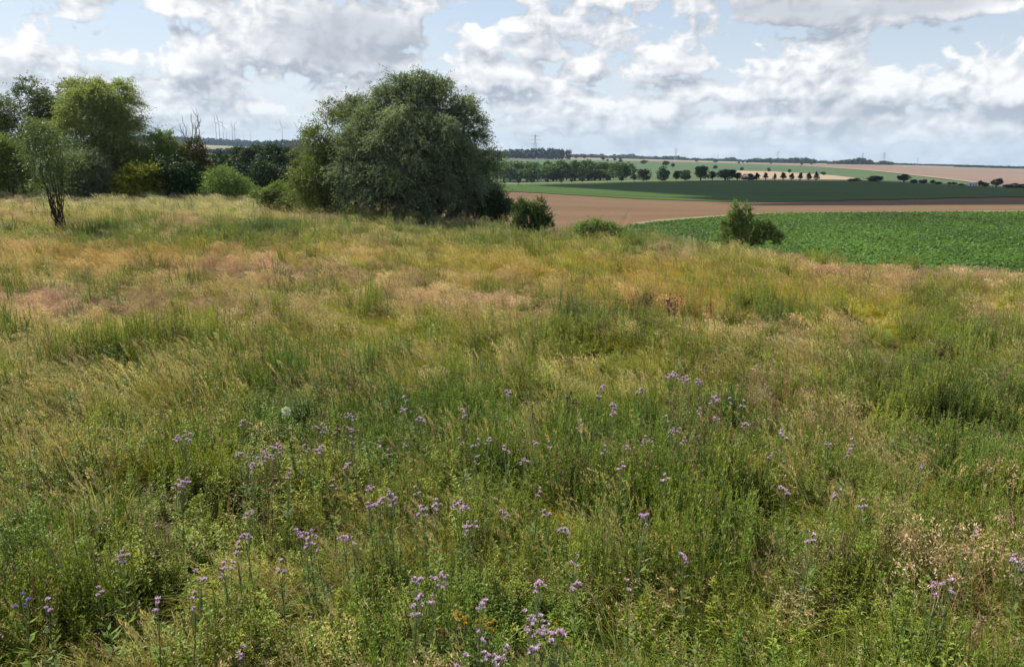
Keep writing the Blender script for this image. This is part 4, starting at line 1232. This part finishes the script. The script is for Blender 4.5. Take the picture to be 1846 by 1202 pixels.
# colour and species map of the meadow, per place on the ground (photo rows tell where each growth stands)
PATCH = [  # x, y, rx, ry, {what: amount}
    (300, 368, 360, 24, dict(pale=1.5, dry=.6, forb=-.1)), (560, 385, 120, 18, dict(pale=.5)), (330, 437, 230, 18, dict(dry=-.5, forb=.5)), (470, 430, 60, 17, dict(forb=1.2, dark=.8, dry=-.8)), (190, 441, 34, 13, dict(forb=1.2, dark=.8, dry=-.8)),
    (300, 470, 330, 16, dict(dry=.3, orange=.4)), (450, 462, 130, 16, dict(dry=-.6, lime=.6)), (170, 495, 280, 30, dict(dry=.4, orange=.55, pink=.4)), (480, 512, 190, 20, dict(pink=1.4, dry=.5, lime=-.3)), (90, 565, 170, 28, dict(pink=1.5, dry=.5, lime=-.3)), (760, 540, 200, 28, dict(pink=.6, dry=.35)),
    (640, 470, 170, 26, dict(dry=-.25, lime=.2)), (950, 500, 240, 36, dict(lime=.5, dry=-.2, orange=.4)), (900, 575, 200, 22, dict(pink=.8, dry=.5)), (1250, 580, 160, 28, dict(orange=1.0, dry=.3)), (1120, 520, 130, 34, dict(lime=.6, orange=.4)), (1450, 560, 220, 70, dict(lime=.5, orange=.5)),
    (1040, 598, 90, 24, dict(forb=1.3, dark=.8, dry=-.8)), (1180, 628, 40, 18, dict(forb=1.0, dark=.5, dry=-.5)), (1390, 600, 70, 20, dict(forb=.8, dark=.5, dry=-.4)), (1640, 560, 220, 60, dict(lime=.4)), (1700, 580, 60, 26, dict(forb=1.0, dark=.4, dry=-.5)), (1760, 640, 90, 30, dict(forb=.7, dry=-.4)),
    (1050, 425, 260, 22, dict(grey=.9, dry=-.2, forb=.3)), (750, 410, 220, 18, dict(grey=.6, forb=.2)), (1350, 465, 200, 18, dict(pale=.4, dry=.35)), (1690, 515, 180, 30, dict(pink=.9, dry=.45)), (1780, 500, 90, 20, dict(grey=.7)), (1240, 455, 60, 14, dict(grey=.6, forb=.5)),
    (1480, 690, 220, 46, dict(dry=.45, pale=.3)), (1660, 690, 50, 34, dict(forb=1.0, dark=.7, dry=-.6)), (1770, 820, 120, 90, dict(forb=1.1, dark=.45, dry=-.6)), (1600, 770, 70, 60, dict(dry=.3)), (830, 728, 60, 20, dict(dry=.8, tall=1, pale=.3, pink=.2)), (1000, 742, 50, 20, dict(dry=.8, tall=1, pink=.3, pale=.2)), (615, 690, 26, 34, dict(dry=.7, tall=.8, pink=.3)),
    (200, 690, 200, 26, dict(dry=.4)), (90, 690, 90, 26, dict(pink=.5, dry=.3)), (120, 760, 160, 50, dict(dry=.4, tall=.3, forb=-.2)), (100, 860, 140, 60, dict(dry=.15, lime=.4)), (1640, 890, 60, 40, dict(dry=.7, tall=1.0, forb=-.5)), (1740, 965, 80, 26, dict(orange=.9, dry=.8, flat=1.2, forb=-.8)),
    (640, 960, 60, 40, dict(dry=.5, forb=-.4)), (1450, 1000, 80, 40, dict(dry=.3, forb=-.2)), (1750, 1130, 80, 50, dict(dry=.5, orange=.3, forb=-.4, flat=.6)), (500, 1110, 80, 60, dict(dry=.5, forb=-.4, orange=.2)), (400, 900, 110, 60, dict(lime=.4, forb=.5)), (560, 900, 110, 90, dict(lime=.3, forb=.4)), (1150, 900, 110, 80, dict(forb=.5, dark=.3)),
    (750, 1160, 100, 40, dict(dry=.4, orange=.3)), (1340, 760, 120, 50, dict(dry=.25)), (160, 1000, 120, 50, dict(dry=.4, forb=-.3)), (950, 700, 100, 30, dict(lime=.3)), (1540, 1120, 70, 50, dict(lime=.4, forb=.4)), (1400, 930, 50, 40, dict(lime=.5, forb=.4)), (880, 650, 300, 30, dict(lime=.2, dry=-.1)), (280, 610, 280, 36, dict(lime=.7, dry=-.3)), (620, 600, 160, 30, dict(lime=.6, dry=-.3)),
]
KEYS = ['dry', 'pink', 'orange', 'pale', 'lime', 'grey', 'dark', 'forb', 'tall', 'flat']
def meadow_fields(P):
    px, py, w = project(P)
    F = {k: np.zeros(len(P)) for k in KEYS}
    F['dry'] = np.interp(py, [340, 400, 440, 480, 540, 620, 700, 800, 1000, 1200], [.90, .72, .50, .60, .56, .52, .48, .40, .34, .36])
    F['forb'] = np.interp(py, [340, 400, 440, 500, 560, 640, 720, 800, 1000], [.08, .16, .22, .14, .20, .32, .48, .64, .70])
    F['lime'] = np.interp(py, [340, 450, 520, 640, 800], [.05, .35, .5, .35, .22])
    for (x, y, rx, ry, d) in PATCH:
        e = np.exp(-((px - x) / rx) ** 2 - ((py - y) / ry) ** 2)
        for k, a in d.items():
            F[k] = F[k] + a * e
    X, Y = P[:, 0], P[:, 1]
    n1 = vnoise(X, Y, 1.1) - .5; n2 = vnoise(X + 50, Y, 2.7) - .5; n3 = vnoise(X, Y + 90, .5) - .5; n4 = vnoise(X - 40, Y + 40, 6.0) - .5
    F['dry'] += n1 * .55 + n2 * .55 + n4 * .35
    F['forb'] += n3 * .5 - n1 * .7 + n2 * .2
    F['lime'] += n2 * .5 + (vnoise(X + 9, Y - 31, 1.7) - .5) * .6
    F['pink'] += np.maximum(vnoise(X + 77, Y + 13, 2.2) - .55, 0) * 2.1
    F['dark'] += np.maximum(vnoise(X - 17, Y + 3, 1.5) - .6, 0) * 1.2
    return F, px, py


def mixc(a, b, t):
    t = np.clip(t, 0, 1)[:, None]
    return a * (1 - t) + np.asarray(b)[None, :] * t


C_GREEN = np.array([.165, .235, .034]); C_LIME = (.40, .37, .035); C_STRAW = (.54, .42, .19); C_PALE = (.68, .60, .40); C_PINK = (.56, .365, .285); C_ORANGE = (.58, .335, .075); C_GREY = (.38, .40, .26)
C_FORB = np.array([.135, .22, .028]); C_FDARK = (.055, .122, .026); C_FLIME = (.32, .34, .040); C_BROWN = (.10, .07, .05)


def meadow_points(rings, amax):
    out = []
    for (d0, d1, dens) in rings:
        n = int((d1 * d1 - d0 * d0) * amax * dens)
        d = np.sqrt(rng.uniform(d0 * d0, d1 * d1, n)); a = rng.uniform(-amax, amax, n)
        out.append(np.stack([np.sin(a) * d, np.cos(a) * d, np.zeros(n)], 1))
    P = np.concatenate(out)
    az = np.arctan2(P[:, 0], P[:, 1]); d = np.hypot(P[:, 0], P[:, 1])
    P = P[d < edge_at(az) * 1.13 + 1.0]
    # bare gaps between the clumps
    thin = vnoise(P[:, 0] + 3, P[:, 1] + 8, .55) * .6 + vnoise(P[:, 0] - 13, P[:, 1] + 18, .27) * .4
    P = P[rng.random(len(P)) < np.clip((thin - .22) * 3.2, .12, 1)]
    P[:, 2] = terrain(P[:, 0], P[:, 1])
    return P


P = meadow_points([(1.0, 9, 62), (9, 16, 44), (16, 26, 30), (26, 40, 20), (40, 66, 13)], .92)
F, px, py = meadow_fields(P)
n = len(P)
dist = np.hypot(P[:, 0], P[:, 1])
isf = rng.random(n) < np.clip(F['forb'], .02, .93)
# --- grasses
g = ~isf
G = P[g]; f = {k: v[g] for k, v in F.items()}; m = len(G)
u = rng.random(m)
pk = np.clip(f['pink'], 0, 1); dry = np.clip(f['dry'], 0, 1)
idx = np.where(u < pk * .8, rng.integers(3, 6, m), np.where(rng.random(m) < np.clip(dry * .95 - .12, .03, 1), rng.integers(0, 3, m), rng.integers(6, 9, m)))
idx = np.where(rng.random(m) < np.clip(f['tall'], 0, 1) * .8 + .03, rng.integers(9, 11, m), idx)
idx = np.where(rng.random(m) < np.clip(f['flat'], 0, 1) * .9 + .02, rng.integers(11, 13, m), idx)
cb = np.repeat(C_GREEN[None, :], m, 0)
cb = mixc(cb, C_LIME, f['lime'] * .9); cb = mixc(cb, C_STRAW, (dry - .45) * .85 + rng.normal(size=m) * .12)
cb = mixc(cb, C_ORANGE, f['orange'] * .75 + rng.normal(size=m) * .12 + (vnoise(G[:, 0] + 70, G[:, 1], 1.2) - .5) * .6); cb = mixc(cb, C_GREY, f['grey'] * .5); cb = mixc(cb, C_PINK, f['pink'] * .45); cb = mixc(cb, C_PALE, f['pale'] * .35)
cs = np.repeat(np.asarray(C_STRAW)[None, :], m, 0) * 1.05
cs = mixc(cs, C_PALE, f['pale'] * .8 + rng.random(m) * .3); cs = mixc(cs, C_PINK, f['pink'] * .9 + rng.normal(size=m) * .15); cs = mixc(cs, C_ORANGE, f['orange'] * .5); cs = mixc(cs, C_GREY, f['grey'] * .6)
val = np.clip(rng.normal(1.0, .2, m) + (vnoise(G[:, 0], G[:, 1], .5) - .5) * .7, .45, 1.7)[:, None]
hs = np.clip(rng.normal(1.0, .15, m) + (vnoise(G[:, 0] + 5, G[:, 1], 1.4) - .5) * .6 + (vnoise(G[:, 0] + 3, G[:, 1] + 8, .55) - .5) * .9, .35, 1.7) * np.interp(dist[g], [0, 9, 18, 30, 60], [.92, .86, .72, .74, .85])
wd = rng.uniform(.9, 1.35, m) * np.interp(dist[g], [0, 12, 30, 60], [.95, 1.1, 1.3, 1.6])
scatter('meadow_grass', 'tall seeding wild grass in straw, green and pinkish patches covering the meadow', 'grass', G, idx, rng.normal(0, .55, m), rng.normal(0, .08, (m, 2)),
        np.stack([wd, wd, hs], 1), {'col': cb * val, 'col2': cs * val}, GRASS)
# --- leafy weeds
G = P[isf]; f = {k: v[isf] for k, v in F.items()}; m = len(G)
u = rng.random(m); sp = vnoise(G[:, 0] + 33, G[:, 1] - 8, 1.3) + rng.normal(size=m) * .12
idx = np.where(sp < .42, rng.integers(0, 3, m), np.where(sp < .62, rng.integers(3, 6, m), np.where(sp < .72, rng.integers(6, 8, m), rng.integers(8, 10, m))))
idx = np.where((rng.random(m) < .12), rng.integers(10, 12, m), idx)
cf = np.repeat(C_FORB[None, :], m, 0)
cf = mixc(cf, C_FLIME, f['lime'] * 1.1 + rng.normal(size=m) * .2); cf = mixc(cf, C_FDARK, f['dark'] * .9 + rng.normal(size=m) * .15); cf = mixc(cf, C_GREY, f['grey'] * .35)
cf = np.where((idx >= 10)[:, None], np.asarray((.30, .20, .12))[None, :] * rng.uniform(.5, 1.3, (m, 1)), cf)
val = np.clip(rng.normal(1.0, .15, m), .6, 1.5)[:, None]
cst = mixc(cf * .9, (.20, .16, .07), np.full(m, .4))
hs = np.clip(rng.normal(.95, .15, m) + (vnoise(G[:, 0] + 5, G[:, 1], 1.2) - .5) * .5 + (vnoise(G[:, 0] + 3, G[:, 1] + 8, .55) - .5) * 1.0, .35, 1.6)
wd = rng.uniform(.9, 1.3, m) * np.interp(dist[isf], [0, 12, 30], [1.0, 1.15, 1.4])
scatter('meadow_weeds', 'dense leafy green wild herbs growing among the meadow grass', 'weeds', G, idx, rng.uniform(0, 6.28, m), rng.normal(0, .1, (m, 2)),
        np.stack([wd, wd, hs], 1), {'col': cf * val, 'col2': cst * val}, FORB)

# --- beet crop
def beet_plant():
    mb = MB(); nl = 13
    a = np.arange(nl) * 2.4 + rng.uniform(0, 6); el = rng.uniform(.5, 1.25, nl)
    A = np.stack([np.cos(a) * np.cos(el), np.sin(a) * np.cos(el), np.sin(el)], 1)
    S = unit(np.cross(A, np.array([0, 0, 1.0])))
    L = rng.uniform(.30, .46, nl); W = rng.uniform(.12, .18, nl)
    q = A * (L * .3)[:, None]
    m1 = A * (L * .68)[:, None]; A2 = unit(A - np.array([0, 0, .9])); e = m1 + A2 * (L * .36)[:, None]
    up = np.array([0, 0, .02])
    vs = np.stack([q, m1 + S * (W * .5)[:, None] - up, m1 + up, m1 - S * (W * .5)[:, None] - up, e], 1)
    o = mb.verts(vs); i = np.arange(nl) * 5 + o; r = rng.random(nl)
    for tr_ in ((0, 1, 2), (0, 2, 3), (1, 4, 2), (2, 4, 3)):
        mb.tris(np.stack([i + k for k in tr_], 1), r, 0)
    return mb.mesh('beet_plant', FM)
BEET = [beet_plant() for _ in range(5)]
rows = []
ang = R(14); ca, sa = math.cos(ang), math.sin(ang)
uu, vv = np.meshgrid(np.arange(-20, 190, .42), np.arange(10, 130, .24))
X = uu * ca - vv * sa + 0; Y = uu * sa + vv * ca
X = X.ravel() + rng.normal(size=X.size) * .05; Y = Y.ravel() + rng.normal(size=Y.size) * .06
az = np.arctan2(X, Y); d = np.hypot(X, Y)
k = (az > az_b[0]) & (az < .86) & (d > np.interp(az, az_b, beet_lo)) & (d < np.interp(az, az_b, beet_hi))
G = np.stack([X[k], Y[k], terrain(X[k], Y[k]) + .03], 1); m = len(G)
cf = np.array([.074, .142, .018])[None, :] * (np.clip(rng.normal(1, .22, m) + (vnoise(G[:, 0], G[:, 1], 9) - .5) * .5 + (vnoise(G[:, 0], G[:, 1] * .3, 3) - .5) * .35, .5, 1.5))[:, None]
s = rng.uniform(.7, 1.05, m)
scatter('beet_crop', 'bright green leafy beet crop behind the crest of the meadow', 'crop', G, rng.integers(0, 5, m), rng.uniform(0, 6.28, m), rng.normal(0, .08, (m, 2)), np.stack([s, s, s * 1.05], 1), {'col': cf, 'col2': cf}, BEET)

# ------------------------------------------------------------------ flowering plants: countable, each its own thing
def flat_mat(name, c, var=.25, transl=.2):
    m_, g, out = new_mat(name)
    at = g.n('ShaderNodeAttribute'); at.attribute_name = 'rnd'
    oi = g.n('ShaderNodeObjectInfo')
    hv = g.n('ShaderNodeHueSaturation'); hv.inputs['Color'].default_value = c4(c)
    g.put(hv.inputs['Value'], g.m('ADD', g.m('MULTIPLY_ADD', at.outputs['Fac'], 2 * var, 1 - var - .1), g.m('MULTIPLY', oi.outputs['Random'], .2)))
    g.put(hv.inputs['Saturation'], g.m('MULTIPLY_ADD', oi.outputs['Random'], .35, .8))
    leaf_shader(g, out, hv.outputs[0], transl, .7, .1)
    return m_
MAT['petal'] = flat_mat('thistle_petal', (.78, .53, .79), .22)
MAT['calyx'] = flat_mat('thistle_calyx', (.16, .17, .09), .3)
MAT['thistle_leaf'] = flat_mat('thistle_leaf', (.14, .195, .05), .35, .35)
MAT['thistle_stem'] = flat_mat('thistle_stem', (.18, .20, .075), .3, .1)
MAT['white_petal'] = flat_mat('white_petal', (.62, .62, .50), .15)
MAT['yellow_petal'] = flat_mat('yellow_petal', (.70, .42, .04), .25)
MAT['rust_petal'] = flat_mat('rust_petal', (.42, .16, .03), .25)
MAT['violet_petal'] = flat_mat('violet_petal', (.36, .27, .66), .25)


def thistle_head(petal):
    mb = MB()
    mb.tube(np.array([[0, 0, 0], [0, 0, .006], [0, 0, .014], [0, 0, .018]]), [.002, .0065, .007, .005], 6, rng.random(), 1)
    n = 26
    a = rng.uniform(0, 6.28, n); el = rng.uniform(.35, 1.5, n)
    A = np.stack([np.cos(a) * np.cos(el), np.sin(a) * np.cos(el), np.sin(el)], 1)
    P = np.array([0, 0, .015]) + A * np.array([.004, .004, .001])
    S = unit(np.cross(A, rng.normal(size=(n, 3))))
    mb.leaves(P, A, S, rng.uniform(.012, .019, n), rng.uniform(.005, .008, n), rng.random(n), 0)
    return mb.mesh('flower_head', [MAT[petal], MAT['calyx']])


HEADS = [thistle_head('petal') for _ in range(3)]
TS = [MAT['thistle_leaf'], MAT['thistle_stem']]


def thistle_proto(nheads, h, spread):
    """stem with branches, lance leaves along it, flower heads at the branch tips; flower cluster centred over the origin"""
    st = MB(); lf = MB()
    lean = np.array([rng.normal() * .05, rng.normal() * .05, 0])
    t = np.linspace(0, 1, 7)[:, None]
    p = np.array([[-lean[0] * h, -lean[1] * h, -.02]]) * (1 - t) + np.array([0, 0, h * .86]) * t
    st.tube(p, np.linspace(.0055, .003, 7), 4, rng.random(), 1)
    heads = []
    for i in range(nheads):
        s = rng.uniform(.74, 1.0)
        q = p[0] * (1 - s) + p[-1] * s
        a = i * 2.4 + rng.uniform(-.4, .4); rr = spread * math.sqrt((i + .4) / nheads)
        e = np.array([math.cos(a) * rr, math.sin(a) * rr, h * rng.uniform(.93, 1.04) - rr * .25])
        md_ = (q + e) / 2 + np.array([math.cos(a), math.sin(a), -.6]) * rr * .18
        st.tube(np.array([q, md_, e]), [.0026, .002, .0016], 3, rng.random(), 1)
        heads.append((e, a))
    m = 26
    s = rng.uniform(.12, .95, m); q = p[0] * (1 - s)[:, None] + p[-1] * s[:, None]
    a = np.arange(m) * 2.4; el = rng.uniform(.1, .8, m)
    A = np.stack([np.cos(a) * np.cos(el), np.sin(a) * np.cos(el), np.sin(el)], 1)
    S = unit(np.cross(A, np.array([0, 0, 1.0])))
    lf.leaves(q, A, S, .13 * (1.15 - .7 * s) * rng.uniform(.8, 1.2, m), .034 * (1.15 - .6 * s), rng.random(m), 0, .15)
    return st.mesh('stem', TS), lf.mesh('leaves', TS), heads


PROT = [thistle_proto(k, .9, sp) for k, sp in ((3, .022), (4, .03), (7, .045), (11, .07), (18, .10), (6, .04))]
used = set()
def flower_plant(px, py, big, h, label, group, name='thistle', heads=HEADS, cat='thistle', size=1.0):
    # flower heads at height h on the pixel's ray: the stem foot is straight below
    P0, dd = ground_hit(px, py, 2.0, 60, h=h)
    kind = {0: [0, 1], 1: [2, 5], 2: [3, 3], 3: [4, 4]}[big][int(rng.integers(2))]
    sm, lm, hd = PROT[kind]
    r = empty(name, P0, rng.uniform(0, 6.28)); s = h / .9
    r.scale = (s * size, s * size, s)
    tag(r, label, cat, group)
    o = bpy.data.objects.new('stem', sm); col.objects.link(o); o.parent = r
    o = bpy.data.objects.new('foliage', lm); col.objects.link(o); o.parent = r
    for (e, a) in hd:
        o = bpy.data.objects.new('flower_head', heads[int(rng.integers(len(heads)))]); col.objects.link(o); o.parent = r
        o.location = e; o.rotation_euler = (rng.normal() * .4, rng.normal() * .4, a)
        k_ = rng.uniform(.85, 1.25) * (1.35 if dd > 8 else 1.05); o.scale = (k_, k_, k_)
    return r


TH = [(330, 785, 3), (437, 760, 1), (432, 817, 1), (447, 824, 0), (478, 820, 3), (500, 808, 2), (455, 837, 1), (580, 772, 2), (632, 752, 2), (632, 772, 1), (631, 792, 0), (605, 776, 0), (575, 807, 1), (553, 808, 0), (727, 738, 1), (758, 753, 1), (837, 741, 1),
      (733, 720, 0), (685, 800, 0), (700, 815, 0), (625, 838, 1), (520, 852, 0), (730, 797, 0), (858, 797, 0), (880, 793, 1), (830, 795, 0), (860, 828, 0), (326, 873, 2), (448, 924, 1), (443, 962, 1), (428, 985, 0), (600, 873, 0), (665, 880, 1), (703, 898, 2),
      (668, 910, 1), (682, 902, 1), (752, 883, 0), (787, 907, 1), (765, 917, 1), (830, 911, 2), (845, 950, 2), (540, 958, 1), (557, 965, 2), (553, 982, 1), (572, 987, 0), (620, 965, 1), (637, 975, 0), (1213, 675, 3), (1237, 685, 2), (1260, 690, 2), (1153, 703, 1),
      (1106, 730, 1), (1105, 743, 1), (1290, 722, 2), (1316, 724, 0), (1338, 728, 0), (1260, 740, 0), (1293, 757, 1), (1343, 765, 1), (1204, 755, 0), (1214, 778, 2), (1231, 793, 0), (1165, 795, 2), (1131, 803, 1), (1120, 838, 0), (1328, 797, 0), (1411, 782, 1),
      (1388, 820, 0), (1493, 800, 1), (1540, 797, 0), (1532, 815, 0), (1662, 835, 0), (1415, 880, 1), (1508, 887, 0), (1161, 931, 1), (1464, 968, 0), (1232, 1000, 1), (1555, 906, 0), (917, 708, 1), (1086, 700, 1), (1078, 712, 0), (1045, 768, 1), (945, 830, 1), (912, 810, 1),
      (965, 798, 1), (992, 802, 0), (910, 922, 1), (988, 925, 1), (1090, 810, 0), (970, 885, 0), (1015, 952, 1), (750, 1044, 1), (795, 1045, 2), (753, 1076, 1), (780, 1078, 0), (748, 1100, 0), (867, 1088, 1), (970, 1053, 1), (1038, 1050, 1), (1036, 1009, 0),
      (960, 1120, 2), (980, 1142, 2), (1005, 1141, 1), (960, 1170, 1), (908, 1172, 0), (880, 1180, 1), (900, 1192, 1), (832, 1193, 0), (867, 1145, 0), (220, 1000, 1), (405, 1025, 2), (358, 1035, 0), (283, 1087, 0), (178, 1065, 0), (350, 1077, 0),
      (435, 1172, 0), (505, 1020, 0), (85, 1090, 0), (1760, 957, 0), (1838, 1015, 2), (1690, 1055, 1), (1714, 1056, 0), (1132, 1056, 0), (1200, 860, 0)]
TL = {3: 'thistle with a large dense cluster of purple flower heads above the meadow grass', 2: 'thistle with a full cluster of purple flower heads among the meadow weeds',
      1: 'thistle with a loose bunch of a few pale purple flower heads', 0: 'thistle with only three or four small pale purple flower heads'}
TG = {3: 'thistles with large dense clusters', 2: 'thistles with full clusters', 1: 'thistles with loose bunches', 0: 'thistles with few heads'}
SIZE = {3: 'a large dense cluster of purple heads', 2: 'a full cluster of purple heads', 1: 'a loose bunch of pale purple heads', 0: 'a few small pale purple heads'}
MARKS = [(515, 736, 95, 'near the tall cream flower ball'), (850, 1112, 100, 'beside the low yellow flowers'), (40, 1078, 90, 'near the slender violet blue flower'),
         (1252, 822, 75, 'beside the dark withered stems'), (830, 728, 85, 'by a pale straw tuft'), (1000, 748, 75, 'by withered stems'), (1745, 965, 70, 'in flattened orange straw'), (1780, 820, 130, 'in dark green weeds')]
for (x, y, b) in TH:
    near = [(math.hypot(x - mx_, y - my_), ph) for (mx_, my_, rr_, ph) in MARKS if math.hypot(x - mx_, y - my_) < rr_]
    nn = sorted((math.hypot(x - q[0], y - q[1]), q[2]) for q in TH if (q[0], q[1]) != (x, y))
    if near:
        where = min(near)[1]
    elif nn[0][0] > 62:
        where = 'standing alone among leafy weeds'
    elif nn[2][0] < 42:
        where = 'in a close group of thistles'
    else:
        where = 'beside a fuller thistle' if nn[0][1] > b else ('beside a sparser thistle' if nn[0][1] < b else 'beside a similar thistle')
    lab = 'thistle with %s %s' % (SIZE[b], where)
    flower_plant(x, y, b, rng.uniform(.78, .92), lab, lab.replace('thistle with', 'thistles with'))
VH = [thistle_head('violet_petal')]
flower_plant(40, 1078, 0, .95, 'slender stem with small violet blue flower heads in dry grass', None, 'violet_flower', VH, 'wildflower')
YH = [thistle_head('yellow_petal')]
RH = [thistle_head('rust_petal')]
for (x, y) in [(823, 1103), (836, 1113), (866, 1117), (886, 1126), (1001, 1133)]:
    flower_plant(x, y, 1, .72, 'low plant with bright yellow flowers beside purple thistles', 'yellow flowering plants', 'yellow_flower', YH, 'wildflower')
for (x, y) in [(791, 1131), (796, 1141), (1019, 1150)]:
    flower_plant(x, y, 0, .70, 'low plant with rusty orange faded flowers beside the yellow ones', 'rusty flowering plants', 'rusty_flower', RH, 'wildflower')
# tall umbel with a cream head
P0, dd = ground_hit(515, 736, 2, 60, h=1.18)
r = empty('umbel_flower', P0); tag(r, 'tall dark stem topped by a single cream white flower ball', 'wildflower')
mb = MB(); p = np.array([[.10, .02, -.02], [.06, .02, .4], [.015, 0, .85], [0, 0, 1.14]]); mb.tube(p, [.009, .008, .006, .004], 5, .3, 1); mb.build('stem', TS, r)
mb = MB(); m = 90; D_ = rand_dirs(m, .6); mb.leaves(np.array([0, 0, 1.15]) + D_ * .022, D_, unit(np.cross(D_, rng.normal(size=(m, 3)))), rng.uniform(.02, .035, m), rng.uniform(.012, .02, m), rng.random(m)); mb.build('flower_head', MAT['white_petal'], r)
mb = MB(); m = 34; s = rng.uniform(.1, .75, m); q = np.stack([np.interp(s, [0, .35, .73, 1], p[:, k]) for k in range(3)], 1); A = rand_dirs(m, .3); mb.leaves(q, A, unit(np.cross(A, np.array([0, 0, 1.0]))), rng.uniform(.06, .16, m), rng.uniform(.02, .04, m), rng.random(m), 0, .1); mb.build('foliage', TS, r)
# dried brown weeds lying in the grass
MAT['dry_weed'] = plain_mat('dry_weed', (.10, .065, .055), .9, .35, 30.0)
for (x, y, wd_, n_, lab) in [(1172, 547, .9, 26, 'patch of dark brown dried weeds lying among yellowish grass'), (1252, 822, .28, 22, 'dark withered stems standing in a gap among thistles'), (1000, 748, .3, 8, 'withered stems at the foot of a straw tuft')]:
    P0, dd = ground_hit(x, y + 6, 2, 60, h=.42)
    r = empty('dried_weeds', P0); tag(r, lab, 'dead plant')
    for k in range(n_):
        mb = MB(); b = np.array([rng.uniform(-wd_, wd_), rng.normal() * .12, 0.0]); e = b + np.array([rng.normal() * .12, rng.normal() * .1, rng.uniform(.4, .75)])
        q = limb(mb, b, e, .009, .004, .12, 6, 0, 4)
        m = 22; A = rand_dirs(m); mb.leaves(q[rng.integers(2, 6, m)] + rng.normal(size=(m, 3)) * .03, A, unit(np.cross(A, rng.normal(size=(m, 3)))), rng.uniform(.03, .07, m), rng.uniform(.015, .035, m), rng.random(m))
        mb.build('withered_stem', MAT['dry_weed'], r)

# ------------------------------------------------------------------ haze
m_, g, out = new_mat('haze_air')
pv = g.n('ShaderNodeVolumePrincipled')
pv.inputs['Color'].default_value = (.60, .80, 1.0, 1)
pv.inputs['Density'].default_value = 0.000062
pv.inputs['Anisotropy'].default_value = 0.0
g.t.links.new(pv.outputs[0], out.inputs['Volume'])
zlo = float(GRID.min()) - 45.0
mb = MB(); mb.box((0, 0, (zlo + 290) / 2), (25600, 25600, 290 - zlo))
hz = mb.build('haze', m_); tag(hz, kind='stuff'); hz['label'] = 'thin pale bluish haze over the far fields and woods'; hz['category'] = 'haze'
